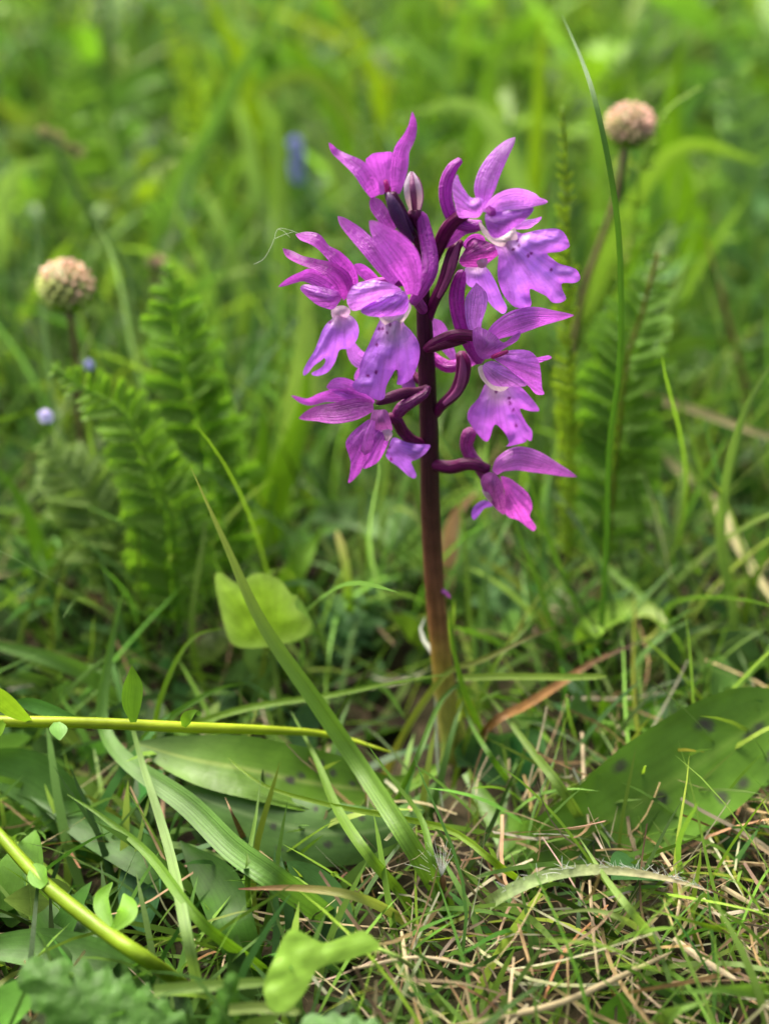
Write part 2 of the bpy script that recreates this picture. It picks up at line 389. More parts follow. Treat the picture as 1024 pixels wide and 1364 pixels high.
    b2 = blades(x, y, RNG.uniform(0.02, 0.07, N2), RNG.uniform(0.008, 0.018, N2), RNG.uniform(0.1, 0.9, N2), RNG.uniform(0.2, 1.2, N2),
                pick([G_MID, G_BRT, G_YEL, G_BLUE], [4, 4, 2, 2], N2), 8, prof='leaf', fold=0.3, z=np.array([ground_h(a_, b_) for a_, b_ in zip(x, y)])+RNG.uniform(0, 0.03, N2)*np.clip(y*2, 0, 1))
    stuff('low_herbs', ncat([a, b2]), M_LEAF, 'small leafy herbs growing low between the grass', 'herbs')
meadow()

# feathery leaf template (stuff in the distance, and the pinna used by the traced leaves)
def pinna_geo(nl=6):
    """one pinna along +X, length 1, lying in XY with a little cup: a spine and forked lobes"""
    V, F = [], []
    def strip(a, b, wa, wb, za, zb):
        a = np.array(a, float); b = np.array(b, float); d = b-a; d /= np.linalg.norm(d); s = np.array((-d[1], d[0]))
        k = len(V)
        m_ = (a+b)/2
        for p, wv, zz in ((a, wa, za), (m_, wa*1.05, (za+zb)/2+0.01), (b, wb, zb)):
            V.append((*(p+s*wv/2), zz)); V.append((*(p-s*wv/2), zz))
        F.append((k, k+1, k+3, k+2)); F.append((k+2, k+3, k+5, k+4))
    strip((0, 0), (1, 0), 0.13, 0.03, 0, 0.12)
    for i in range(nl):
        xx = 0.15+0.8*i/nl; L = 0.21*(1-0.5*xx)
        for sg in (-1, 1):
            strip((xx, 0), (xx+L*0.75, sg*L), 0.135, 0.03, 0.02, 0.10+0.03*sg)
            if i < nl-2: strip((xx+L*0.35, sg*L*0.45), (xx+L*0.2, sg*L*0.95), 0.10, 0.02, 0.05, 0.16)
    return np.array(V), F
PV, PF = pinna_geo()
def fern_template(npair=24):
    """a whole feathery leaf along +Z, height 1, half width about 0.14"""
    Vs, Fs, k = [], [], 0
    for i in range(npair):
        t = 0.12+0.86*i/npair; hw = 0.15*math.sin(math.pi*min(1, t*0.92+0.08))**0.7*(1-0.35*t)
        for sg in (-1, 1):
            a = math.radians(random.uniform(18, 38)); fl = random.uniform(-0.5, 0.5)
            Rm = np.array(((sg*math.cos(a), 0, -sg*math.sin(a)), (0, 1, 0), (math.sin(a), 0, math.cos(a))))
            v = PV*hw; v = np.stack([v[:, 0], v[:, 1]*math.sin(fl+0.9)+v[:, 2], v[:, 1]*math.cos(fl+0.9)], 1)
            v = np.stack([sg*(v[:, 0]*math.cos(a)), v[:, 1], v[:, 0]*math.sin(a)+v[:, 2]+t], 1)
            Vs.append(v); Fs += [tuple(q+k for q in f) for f in PF]; k += len(v)
    for i in range(8):
        t0, t1 = i/8, (i+1)/8; w0 = 0.018*(1-t0)+0.004; w1 = 0.018*(1-t1)+0.004
        Vs.append(np.array([(-w0, 0, t0), (w0, 0, t0), (w1, 0, t1), (-w1, 0, t1)])); Fs.append((k, k+1, k+2, k+3)); k += 4
    return np.vstack(Vs), np.array(Fs)
def fern_mass():
    FV, FF = fern_template(18)
    N = 210; x, y = scatter(N, 0.10, 1.5, 0.9, 0.12)
    keep = (x < -0.03) | (x > 0.06) | (y > 0.3); x, y = x[keep], y[keep]; N = len(x)
    gs = []
    cols = pick([G_MID, G_BRT, G_BLUE, (0.06, 0.15, 0.045)], [3, 3, 2, 3], N, 0.2)
    for i in range(N):
        h = random.uniform(0.045, 0.085)*(0.55+min(1, y[i]*1.6)); az = random.uniform(0, 6.28); ln = random.uniform(0.15, 1.1); cu = random.uniform(0.0, 0.9)
        v = FV*h; th = ln+cu*FV[:, 2]*0.5
        vx, vy, vz = v[:, 0]*1.1, v[:, 1]*np.cos(th)+v[:, 2]*np.sin(th), v[:, 2]*np.cos(th)-v[:, 1]*np.sin(th)
        X = vx*math.cos(az)-vy*math.sin(az)+x[i]; Yy = vx*math.sin(az)+vy*math.cos(az)+y[i]
        Zz = vz+ground_h(x[i], y[i])-0.001
        gs.append((np.stack([X, Yy, Zz], 1), FF, np.tile(cols[i], (len(FV), 1)), np.zeros((len(FV), 2))))
    stuff('feathery_undergrowth', ncat(gs), M_FERN, 'mass of feathery green leaves between the grass', 'undergrowth')
fern_mass()

# ------------------------------------------------------------------ the orchid
PINK = lin(188, 76, 190); MAG = lin(165, 52, 160); VIO = lin(166, 88, 196); DEEP = lin(120, 22, 92); DARK = lin(62, 20, 48)
LILAC = lin(200, 120, 215); CREAM = lin(222, 200, 205); SPOT = lin(112, 8, 112)
def pet(c): return np.clip(np.asarray(c, float)*np.array((1.03, 1.25, 1.14))+np.array((0.022, 0.026, 0.030)), 0, 0.8)
def orib(ctrl, color, n=22, **k):
    """ctrl = (px, py, d_mm, width_px) from base to tip"""
    q = catmull([(c[0], c[1], c[2]*7.5, c[3]) for c in ctrl], n)
    P = np.array([O(a, b_, c/7.5) for a, b_, c, _ in q]); wd = np.maximum(q[:, 3], 0.6)*np.array([pxm(Vector(p)) for p in P])
    k.setdefault('tipround', 0.12); k.setdefault('m', 9)
    return ribbon(P, wd, pet(color) if color[0] > 0.2 else color, **k)
def otube(ctrl, color, n=18, m=10, flat=1.0):
    q = catmull([(c[0], c[1], c[2]*7.5, c[3]) for c in ctrl], n)
    P = np.array([O(a, b_, c/7.5) for a, b_, c, _ in q]); r = q[:, 3]/2*np.array([pxm(Vector(p)) for p in P])
    return tube(P, r, color, m=m, flat=flat)
def otube_s(ctrl, color, n=10, m=10):
    return otube([(a, b_, d+0.5, w_*0.66) for a, b_, d, w_ in ctrl], np.clip(np.asarray(color)*np.array((1.05, 0.98, 0.98)), 0, 0.85), n, m)
def poly_dist(pts, poly):
    A = poly; B = np.roll(poly, -1, 0); D = B-A; L = np.sum(D*D, 1)+1e-9
    w_ = pts[:, None]-A[None]; t = np.clip(np.sum(w_*D[None], 2)/L[None], 0, 1)
    return np.sqrt(np.min(np.sum((w_-t[..., None]*D[None])**2, 2), 1))
def inside(pts, poly):
    r = np.zeros(len(pts), bool); n_ = len(poly); j = n_-1
    for i in range(n_):
        c = ((poly[i, 1] > pts[:, 1]) != (poly[j, 1] > pts[:, 1])); q = (poly[j, 0]-poly[i, 0])*(pts[:, 1]-poly[i, 1])/((poly[j, 1]-poly[i, 1])+1e-12)+poly[i, 0]
        r ^= c & (pts[:, 0] < q); j = i
    return r
def fill(poly, step, sub=3):
    """smoothed outline filled with an even mesh; returns 2-D points and triangles"""
    P = np.array(poly, float); E = np.vstack([P[-1], P, P[0], P[1]]); out = []
    for i in range(len(P)):
        a, b_, c, e_ = E[i], E[i+1], E[i+2], E[i+3]
        for u in np.arange(sub)/sub:
            out.append(0.5*((2*b_)+(-a+c)*u+(2*a-5*b_+4*c-e_)*u*u+(-a+3*b_-3*c+e_)*u**3))
    Q = np.array(out); lo, hi = Q.min(0), Q.max(0)
    gx, gy = np.meshgrid(np.arange(lo[0], hi[0], step), np.arange(lo[1], hi[1], step*0.87))
    gx = gx+(np.arange(gx.shape[0]) % 2)[:, None]*step/2
    G = np.stack([gx.ravel(), gy.ravel()], 1); G = G[inside(G, Q)]
    if len(G): G = G[poly_dist(G, Q) > step*0.45]
    pts = np.vstack([Q, G]) if len(G) else Q; n_ = len(Q)
    v, e_, f, *_ = geometry.delaunay_2d_cdt([Vector(p) for p in pts], [(i, (i+1) % n_) for i in range(n_)], [], 0, 1e-4)
    v = np.array([tuple(p) for p in v]); f = [tuple(t) for t in f]
    cen = np.array([v[list(t)].mean(0) for t in f]); ok = inside(cen, Q)
    return v, [t for t, o_ in zip(f, ok) if o_], Q
def sheet(poly, d, color, base, tip, bulge=2.0, gx=0.0, gy=0.0, step=3.0, spots=(), throat=0.0, ruffle=0.0, fold=0.0, edge=None, place=None, seed=1, veinfan=1.0, spotr=1.9, ridge=0.0):
    """a petal from its outline in photo pixels; d, bulge in mm towards the viewer; base->tip gives the axis"""
    v, f, Q = fill(poly, step)
    ds = poly_dist(v, Q); mx = ds.max(); t = np.clip(ds/mx, 0, 1); bl = 1-(1-t)**2
    base = np.array(base, float); tip = np.array(tip, float); ax = tip-base; L = np.linalg.norm(ax); ax /= L; pr = np.array((-ax[1], ax[0]))
    u = (v-base)@ax/L; s = (v-base)@pr/L; c0 = v.mean(0)
    z = d+bulge*bl+gx*(v[:, 0]-c0[0])+gy*(v[:, 1]-c0[1])-fold*np.abs(s)
    nz = np.array([noise.noise(Vector((p[0]*0.06+seed*7, p[1]*0.06, seed))) for p in v]); n2 = np.array([noise.noise(Vector((p[0]*0.2+seed*7, p[1]*0.2, seed))) for p in v])
    z = z+ruffle*nz*(1-0.5*t)+ruffle*0.4*n2*(1-t)+ridge*np.exp(-(s/0.06)**2)*np.clip(1-u, 0, 1)
    # smooth the depth a little
    nb = [set() for _ in v]
    for a, b_, c in f: nb[a] |= {b_, c}; nb[b_] |= {a, c}; nb[c] |= {a, b_}
    for _ in range(5): z = np.array([0.5*z[i]+0.5*np.mean([z[j] for j in nb[i]]) if nb[i] else z[i] for i in range(len(z))])
    pl = place or O
    V = np.array([pl(p[0], p[1], q) for p, q in zip(v, z)])
    C = np.tile(np.asarray(color, float) if place else pet(color), (len(v), 1))
    if throat > 0:
        k = np.clip(1-u/throat, 0, 1)[:, None]**0.8*np.exp(-(s/0.22)**2)[:, None]; C = C*(1-k)+CREAM*k
    if edge is not None:
        k = (1-t)[:, None]**3*0.6; C = C*(1-k)+np.asarray(edge)*k
    for sp in spots:
        q = np.hypot(v[:, 0]-sp[0]+n2*1.2, (v[:, 1]-sp[1])*0.8+nz*1.2); k = np.clip((spotr+0.6-q)/1.0, 0, 1)[:, None]; C = C*(1-k)+SPOT*k
    ang = np.arctan2(s, np.maximum(u, 0)+0.22)*veinfan
    return V, f, C, np.stack([u, ang*1.6], 1)

def c1(*p): return [(360+x/4.655, 130+y/4.655) for x, y in p]
def c2(*p): return [(560+x/4.452, 160+y/4.452) for x, y in p]
def c3(*p): return [(370+x/4.452, 380+y/4.452) for x, y in p]
def c4(*p): return [(550+x/4.0125, 380+y/4.0125) for x, y in p]

STEMP = [(604, 1010, 0, 30), (598, 960, 0, 30), (592, 915, 0, 29), (587, 870, 0, 27), (581, 810, 0, 26), (576, 740, 0, 26), (573, 670, 0, 26), (572, 600, 0, 25), (570, 540, 0, 24), (567, 470, 0, 23), (564, 410, 0, 20), (560, 350, -0.5, 16), (556, 300, -0.5, 12), (553, 262, -0.5, 8)]
base_pt = O(600, 990, 0)
ORCH = thing('orchid', (base_pt.x, 0, 0), 'purple orchid in bloom on one dark upright stem with spotted leaves at its foot', 'orchid')
def build_stem():
    q = catmull([(a, b_, c, w_) for a, b_, c, w_ in STEMP], 90)
    P = np.array([O(a, b_, c) for a, b_, c, _ in q]); r = q[:, 3]/2*np.array([pxm(Vector(p)) for p in P])
    stops = [(985, lin(150, 155, 70)), (930, lin(148, 140, 66)), (880, lin(140, 116, 50)), (830, lin(118, 80, 48)), (760, lin(96, 60, 44)), (660, lin(72, 42, 40)), (560, lin(64, 28, 44)), (300, lin(66, 24, 48))]
    C = []
    for yy in q[:, 1]:
        c = stops[0][1] if yy > stops[0][0] else stops[-1][1]
        for (ya, ca), (yb, cb) in zip(stops[:-1], stops[1:]):
            if ya >= yy >= yb: k = (ya-yy)/(ya-yb); c = ca*(1-k)+cb*k
        C.append(c*(0.85+0.5*min(1, max(0, (yy-640)/160))))
    V, F, C, UV = tube(P, r, np.array(C), m=18)
    UV[:, 0] *= 6; UV[:, 1] *= 2.2
    # slight ridges
    put('stem', (V, F, C, UV), M_STEM, ORCH)
    # pale sheath wrapping the foot of the stem
    q = catmull([(610, 1012, 1.0, 40), (602, 965, 1.2, 40), (594, 925, 1.4, 34), (586, 898, 1.6, 16)], 18)
    P = np.array([O(a, b_, c) for a, b_, c, _ in q]); wd = q[:, 3]*np.array([pxm(Vector(p)) for p in P])
    put('sheath', ribbon(P, wd, lin(150, 165, 80), cup=-1.2, m=11, tipround=0.3, tipcol=lin(190, 170, 110)), M_WAXY, ORCH)
build_stem()

def flower(ovary, mcol=DEEP*0.75, n=16):
    """the flower's body is its ovary tube; petals hang on it as children"""
    return put('flower', otube(ovary, mcol, n=n, m=12), M_STEM, ORCH, origin=O(ovary[0][0], ovary[0][1], ovary[0][2]))
def P_(f, name, geo, mat=M_PETAL): return put(name, geo, mat, f, origin=geo[0][0])

def throat_(f, poly, d, a, b_, col=None):
    P_(f, 'throat', sheet(poly, d-1.6, lin(206, 182, 180) if col is None else np.asarray(col)*0.8, a, b_, bulge=1.8, step=2.5, seed=int(a[0]), ruffle=0.3), M_LIP)
def build_flowers():
    # ---- A : the topmost flower, tilted away
    f = flower([(556, 322, 1, 12), (545, 305, 3, 15), (532, 280, 4, 17), (521, 258, 4, 14)], DARK)
    P_(f, 'sepal', orib([(500, 262, 3, 14), (492, 245, 3.5, 24), (479, 226, 3, 24), (460, 212, 1.5, 15), (446, 202, 0, 10), (438, 190, 0, 6)], PINK, roll=-15, cup=0.5, ruffle=0.02, seed=1))
    P_(f, 'sepal', orib([(527, 257, 3, 13), (530, 240, 3, 21), (532, 222, 2.5, 25), (535, 200, 2, 22), (544, 184, 1, 18), (549, 168, 0, 13), (549, 149, 0, 5)], PINK*0.9, roll=18, roll2=-25, cup=0.55, ruffle=0.03, seed=2))
    P_(f, 'lip', sheet(c1((590, 395), (612, 365), (640, 345), (700, 338), (760, 342), (765, 420), (758, 490), (740, 560), (700, 600), (660, 590), (625, 510)), -0.5, PINK*0.85, (515, 258), (505, 200), bulge=-1.0, fold=3.0, seed=3, ruffle=0.6), M_LIP)
    P_(f, 'column', otube_s([(516, 266, 4, 9), (516, 252, 4.5, 12), (513, 240, 4, 8)], lin(190, 40, 150), n=8))
    P_(f, 'bract', orib([(552, 318, 3, 10), (540, 296, 5, 16), (524, 272, 6, 16), (512, 256, 6, 5)], lin(78, 40, 84), cup=-0.9, n=14), M_STEM)
    # ---- buds at the very top
    bd = put('bud', otube([(556, 312, 1, 10), (554, 296, 2, 15), (552, 282, 3, 19)], lin(92, 32, 74), n=10), M_STEM, ORCH)
    for a, dx, col in ((0, -6.5, lin(205, 170, 190)), (1, 6.5, lin(195, 150, 178)), (2, 0, lin(120, 62, 104))):
        P_(bd, 'bud_scale', orib([(552+dx*0.6, 280, 3+(a == 2), 8), (551+dx, 264, 4.5+1.2*(a == 2), 12-2*(a == 2)), (549+dx*0.9, 246, 4.4+1*(a == 2), 12-3*(a == 2)), (548+dx*0.2, 228, 3, 3)], col, cup=-0.9, n=16, seed=a), M_BUD)
    P_(bd, 'bud_scale', orib([(553, 282, 0, 16), (554, 262, -0.5, 22), (552, 244, 0, 18), (549, 230, 2, 4)], lin(120, 70, 110), cup=-0.6, n=12), M_BUD)
    bd2 = put('bud', otube([(548, 320, 4, 8), (538, 305, 6, 14), (528, 285, 7, 18), (521, 268, 7, 14), (517, 257, 6.5, 5)], lin(70, 36, 80), n=16), M_BUD, ORCH)
    # ---- B : the big flower facing us, left of the stem
    f = flower([(563, 412, 1.5, 14), (558, 405, 5, 15), (553, 396, 8, 14)], MAG*0.7)
    P_(f, 'sepal', orib([(528, 376, 8, 16), (512, 358, 8, 22), (494, 334, 7, 26), (476, 314, 5, 23), (462, 301, 4, 17), (450, 288, 3, 8)], PINK*0.92, roll=-20, cup=0.45, seed=5))
    P_(f, 'sepal', orib([(549, 392, 11, 16), (548, 372, 13, 30), (538, 345, 14, 46), (522, 325, 13.5, 42), (506, 309, 12.5, 26), (492, 294, 11, 8)], PINK, roll=10, cup=0.6, m=13, ruffle=0.015, seed=6, n=30))
    P_(f, 'petal', orib([(524, 306, 6, 10), (514, 292, 6, 19), (504, 277, 5, 21), (494, 264, 4, 16)], lin(180, 70, 178), roll=12, cup=0.6, tipround=0.3, seed=7))
    P_(f, 'spur', otube([(549, 404, 9, 12), (560, 386, 9, 19), (571, 362, 8, 23), (572, 338, 6, 22), (566, 310, 4, 20), (562, 290, 3, 16), (560, 283, 3, 8)], PINK*0.88, n=24, m=14, flat=0.7))
    P_(f, 'petal', sheet(c1((474, 1245), (490, 1200), (525, 1158), (620, 1132), (700, 1140), (765, 1160), (812, 1192), (760, 1215), (690, 1235), (620, 1280), (570, 1312), (515, 1322), (484, 1295)), 10, LILAC*0.95, (532, 385), (465, 400), bulge=2.6, gy=-0.05, seed=8, ruffle=0.5), M_PETAL)
    P_(f, 'petal', sheet(c1((560, 1318), (640, 1262), (720, 1215), (800, 1195), (845, 1215), (858, 1280), (840, 1330), (790, 1362), (700, 1362), (600, 1352)), 9.5, lin(184, 96, 208), (548, 385), (485, 420), bulge=3.2, seed=9, ruffle=0.3), M_PETAL)
    throat_(f, c3((605, 178), (690, 172), (762, 150), (776, 105), (792, 132), (765, 190), (735, 225), (692, 256), (648, 244), (608, 208)), 11.2, (545, 400), (524, 436))
    P_(f, 'lip', sheet(c3((625, 175), (600, 215), (570, 280), (540, 350), (510, 410), (486, 480), (480, 540), (440, 590), (472, 630), (522, 645), (535, 655), (565, 672), (608, 682), (634, 662), (642, 600), (678, 532), (700, 500), (716, 520), (705, 580), (720, 590), (760, 580), (800, 540), (832, 460), (842, 390), (830, 330), (790, 270), (750, 230), (730, 195)),
        10, VIO, (528, 418), (515, 530), bulge=2.8, gy=0.012, step=2.2, fold=5.0, throat=0.42, ruffle=1.2, seed=10, edge=lin(150, 70, 180), ridge=0.8,
        spots=c3((600, 258), (622, 256), (666, 236), (648, 283), (588, 350), (583, 518), (533, 535))), M_LIP)
    # ---- C : the flower at the far left, its sepals pointing out
    f = flower([(557, 372, -1, 12), (530, 375, -1, 14), (500, 378, 0, 15), (468, 388, 1.5, 15)], MAG*0.6)
    P_(f, 'sepal', orib([(470, 380, 3, 18), (464, 362, 4, 24), (449, 345, 4, 22), (434, 333, 3, 15), (420, 320, 2, 19), (406, 316, 1, 17), (394, 312, 0, 7)], lin(172, 56, 170), roll=25, roll2=-40, cup=0.55, ruffle=0.05, seed=11, n=30))
    P_(f, 'sepal', orib([(464, 396, 4, 18), (456, 374, 5, 26), (441, 361, 5, 23), (422, 353, 4, 16), (402, 347, 2, 13), (386, 339, 0, 12), (377, 331, -1, 5)], lin(166, 50, 160), roll=-10, cup=0.6, ruffle=0.04, seed=12, n=28))
    P_(f, 'sepal', orib([(456, 396, 2, 20), (440, 380, 2, 28), (418, 368, 1, 24), (402, 368, 0, 14), (388, 373, 0, 11), (371, 382, -1, 4)], lin(170, 62, 172), roll=20, cup=0.5, ruffle=0.05, seed=13, n=26))
    P_(f, 'petal', sheet(c1((185, 1185), (215, 1158), (300, 1170), (400, 1195), (445, 1225), (430, 1265), (390, 1312), (345, 1306), (290, 1285), (225, 1232)), 3, lin(178, 84, 186), (455, 398), (400, 385), bulge=3.0, seed=14, ruffle=0.3))
    P_(f, 'petal', orib([(505, 378, -2, 10), (492, 368, -2, 16), (480, 358, -2, 15), (472, 352, -2, 5)], PINK, roll=0, cup=0.4, seed=15))
    throat_(f, c3((322, 135), (390, 120), (432, 150), (410, 190), (360, 215), (322, 190)), 3.4, (458, 408), (446, 428), lin(214, 170, 196))
    P_(f, 'lip', sheet(c3((352, 165), (320, 200), (290, 225), (260, 275), (240, 330), (215, 390), (172, 460), (150, 510), (155, 536), (182, 518), (212, 480), (250, 452), (276, 432), (282, 455), (255, 490), (204, 518), (212, 536), (252, 535), (302, 510), (342, 450), (366, 384), (420, 375), (462, 335), (481, 280), (470, 220), (430, 178), (390, 180)),
        2, VIO*0.92, (450, 418), (412, 495), bulge=2.2, gx=0.03, step=2.2, fold=4, throat=0.25, ruffle=0.8, seed=16, spots=c3((308, 218), (240, 298)), ridge=0.8), M_LIP)
    # ---- D : lower left, half turned to us
    f = flower([(564, 592, 0.5, 13), (548, 586, 3, 15), (536, 574, 5, 16), (528, 560, 6, 16), (518, 556, 6.5, 14)], DEEP*0.5)
    P_(f, 'sepal', orib([(497, 538, 6, 12), (482, 530, 5.5, 22), (455, 526, 4, 22), (432, 528, 3, 16), (410, 535, 1, 11), (388, 527, 0, 5)], PINK, roll=25, cup=0.5, ruffle=0.05, seed=17, n=26))
    P_(f, 'sepal', orib([(497, 540, 7.5, 16), (476, 545, 7, 30), (448, 551, 6, 30), (424, 551, 4, 22), (398, 557, 3, 6)], lin(162, 54, 156), roll=-12, cup=0.5, seed=18, n=24))
    P_(f, 'petal', orib([(488, 528, 4, 12), (468, 520, 4, 26), (450, 514, 3.5, 24), (435, 516, 3, 10)], lin(190, 86, 196), roll=0, cup=0.5, tipround=0.3, seed=19))
    P_(f, 'bract', orib([(570, 514, 2.5, 6), (556, 522, 4, 15), (540, 524, 5.5, 18), (520, 530, 7, 18), (500, 538, 7.6, 10)], lin(86, 24, 66), cup=-1.0, roll=8, seed=20, n=20), M_STEM)
    P_(f, 'spur', otube([(526, 556, 6, 14), (536, 543, 6, 18), (552, 533, 5, 15), (566, 524, 3.5, 12), (571, 515, 3, 7)], lin(124, 36, 108), n=18, flat=0.8))
    P_(f, 'petal', sheet(c3((556, 752), (600, 738), (645, 742), (668, 800), (680, 860), (640, 862), (590, 860), (548, 862)), 8, lin(176, 86, 166), (505, 546), (506, 575), bulge=2.5, seed=21, veinfan=2.5), M_PETAL)
    P_(f, 'petal', sheet(c3((402, 932), (440, 872), (500, 822), (545, 796), (556, 850), (552, 990), (525, 1050), (500, 1085), (480, 1122), (420, 1174), (426, 1120), (432, 1050), (415, 990)), 7.5, lin(168, 62, 172), (500, 560), (465, 640), bulge=2.4, gx=0.05, seed=22, ruffle=0.5), M_PETAL)
    P_(f, 'petal', sheet(c3((545, 850), (600, 842), (650, 855), (668, 890), (640, 970), (600, 1040), (560, 1070), (505, 1088), (520, 1040), (545, 980)), 7.2, lin(176, 72, 182), (518, 565), (490, 620), bulge=3.0, gx=-0.04, seed=23, ruffle=0.3), M_PETAL)
    P_(f, 'petal', orib([(497, 560, 10, 6), (492, 580, 10.8, 14), (488, 596, 10.6, 15), (486, 606, 10, 12)], lin(206, 96, 206), cup=-0.5, seed=24, n=14))
    throat_(f, c3((628, 838), (662, 850), (680, 888), (650, 925), (615, 900)), 9.6, (522, 566), (512, 588), lin(214, 172, 196))
    P_(f, 'lip', sheet(c3((680, 905), (720, 912), (762, 930), (830, 942), (902, 946), (886, 985), (858, 1012), (820, 1035), (790, 1046), (805, 1085), (822, 1128), (805, 1146), (770, 1128), (745, 1105), (705, 1070), (672, 1048), (640, 1010), (655, 960)), 4.5, VIO*1.02, (518, 590), (560, 610), bulge=1.5, gx=0.03, seed=25, step=2.2, ruffle=0.7, spots=c3((660, 958), (644, 995), (672, 1030))), M_LIP)
    # ---- E : upper right, lip to the right
    f = flower([(578, 352, 0, 10), (584, 330, 1, 17), (594, 308, 2, 20), (606, 293, 3, 18), (622, 284, 4, 15)], DEEP*0.5)
    P_(f, 'spur', otube([(640, 300, 4, 14), (622, 300, 3, 17), (604, 292, 2, 17), (594, 268, 1.5, 18), (594, 244, 1, 18), (602, 224, 0.5, 15), (613, 213, 0, 9)], lin(176, 66, 180), n=26, m=12, flat=0.8))
    P_(f, 'sepal', orib([(642, 270, 4, 18), (644, 252, 4, 30), (651, 230, 3, 31), (664, 208, 2, 25), (675, 194, 1, 17), (686, 183, 0, 7)], lin(182, 92, 192), roll=12, cup=-0.5, seed=26, n=24))
    P_(f, 'sepal', sheet(c2((215, 320), (190, 380), (190, 440), (205, 510), (228, 578), (290, 582), (345, 575), (375, 530), (398, 490), (350, 458), (300, 460), (262, 415), (235, 370)), 4.5, lin(196, 110, 206), (640, 282), (606, 240), bulge=2.6, seed=27, ruffle=0.5))
    P_(f, 'sepal', orib([(650, 285, 6, 18), (664, 270, 7, 26), (684, 264, 6.5, 31), (704, 266, 5, 24), (716, 268, 4, 12), (729, 269, 3, 7)], LILAC*0.95, roll=-15, cup=0.65, seed=28, n=24))
    P_(f, 'petal', sheet(c2((382, 560), (440, 545), (560, 535), (668, 518), (640, 572), (560, 632), (490, 685), (432, 698), (395, 650)), 6.5, lin(168, 82, 186), (648, 290), (700, 285), bulge=2.6, seed=29, ruffle=0.3))
    P_(f, 'petal', sheet(c2((545, 645), (575, 612), (620, 592), (672, 585), (714, 572), (712, 592), (680, 618), (635, 645)), 3.5, LILAC, (685, 303), (720, 290), bulge=1.2, seed=30))
    P_(f, 'petal', orib([(585, 332, 0.5, 8), (600, 318, 1.5, 16), (618, 303, 2.5, 20), (640, 302, 3.5, 14)], lin(176, 66, 172), cup=0.5, seed=31, n=16))
    throat_(f, c2((345, 600), (385, 640), (430, 695), (490, 685), (548, 632), (566, 662), (572, 708), (525, 742), (462, 748), (410, 718), (362, 662)), 6.2, (638, 300), (690, 318))
    P_(f, 'petal', orib([(648, 276, 7.2, 9), (654, 282, 8, 13), (660, 286, 8, 9)], lin(170, 50, 160), cup=-0.8, seed=32, n=8))
    P_(f, 'lip', sheet(c2((545, 655), (600, 672), (700, 650), (800, 643), (850, 668), (882, 735), (870, 760), (820, 782), (750, 790), (785, 825), (825, 852), (918, 882), (946, 938), (912, 966), (842, 966), (838, 1000), (862, 1058), (830, 1082), (782, 1082), (745, 1045), (700, 1022), (650, 1000), (648, 1040), (657, 1090), (632, 1122), (585, 1115), (540, 1096), (482, 1020), (455, 920), (460, 800), (440, 740), (490, 700)),
        4.5, lin(178, 104, 206), (672, 316), (725, 385), bulge=2.6, step=2.2, fold=4.5, throat=0.30, ruffle=1.3, seed=33, ridge=0.8, edge=lin(160, 74, 180),
        spots=c2((575, 710), (580, 745), (550, 765), (655, 788), (637, 803), (775, 885))), M_LIP)
    # ---- F : between E and G, behind
    f = flower([(570, 428, 0, 11), (577, 404, 1, 14), (589, 380, 1.5, 16), (599, 352, 1.5, 19), (606, 330, 1, 17), (615, 322, 0.5, 8)], DEEP*0.5)
    P_(f, 'bract', orib([(582, 396, 2.4, 8), (594, 372, 3.4, 12), (602, 345, 3.6, 13), (611, 320, 2.5, 4)], lin(130, 44, 96), cup=-0.9, roll=30, seed=34, n=16), M_STEM)
    P_(f, 'petal', sheet(c2((228, 830), (262, 770), (285, 700), (320, 682), (380, 712), (450, 750), (464, 792), (420, 832), (370, 868), (300, 872), (250, 866)), 0.5, lin(152, 44, 136), (610, 348), (662, 338), bulge=2.6, seed=35, ruffle=0.5))
    P_(f, 'petal', orib([(618, 330, 1, 10), (632, 320, 1.5, 18), (646, 322, 1, 10)], lin(170, 60, 164), cup=0.5, seed=36, n=12))
    throat_(f, c2((336, 812), (392, 818), (390, 870), (340, 872)), 3.2, (640, 342), (642, 356), lin(206, 168, 186))
    P_(f, 'lip', sheet(c2((262, 880), (320, 868), (385, 868), (440, 950), (482, 1050), (512, 1112), (492, 1150), (455, 1130), (420, 1100), (345, 1010), (275, 975)), -1, lin(176, 100, 200), (636, 350), (668, 415), bulge=1.6, seed=37, ruffle=0.8, throat=0.25), M_LIP)
    # ---- G : right, middle
    f = flower([(568, 464, 1, 13), (582, 456, 3, 16), (598, 449, 4, 17), (614, 446, 5, 16), (634, 448, 6, 14)], DEEP*0.5)
    P_(f, 'bract', orib([(572, 468, 3.5, 10), (590, 462, 5, 14), (606, 458, 5, 13), (622, 456, 4.5, 4)], lin(84, 22, 60), cup=-0.8, roll=-30, seed=38, n=14), M_STEM)
    P_(f, 'spur', otube([(640, 482, 4, 14), (630, 466, 3.5, 18), (618, 442, 3, 21), (610, 415, 2.5, 21), (608, 392, 2, 21), (612, 372, 1.5, 18), (615, 361, 1, 10)], lin(174, 58, 170), n=26, m=12, flat=0.75))
    P_(f, 'sepal', orib([(634, 446, 4, 14), (631, 428, 4, 22), (633, 406, 4, 31), (635, 392, 3.5, 27), (634, 377, 3, 8)], LILAC*0.9, roll=-8, cup=0.45, tipround=0.2, seed=39))
    P_(f, 'sepal', orib([(650, 452, 6, 14), (666, 440, 7, 27), (688, 430, 7, 35), (712, 424, 5.5, 31), (738, 422, 4, 17), (764, 420, 3, 4)], lin(190, 88, 196), roll=-14, cup=-0.45, seed=40, n=26))
    P_(f, 'petal', sheet(c4((318, 245), (345, 224), (385, 235), (432, 262), (482, 306), (530, 272), (572, 250), (562, 290), (520, 320), (480, 342), (440, 375), (395, 395), (352, 382), (322, 320)), 7, lin(182, 84, 184), (640, 470), (655, 445), bulge=2.4, seed=41, veinfan=2.2, ruffle=0.3))
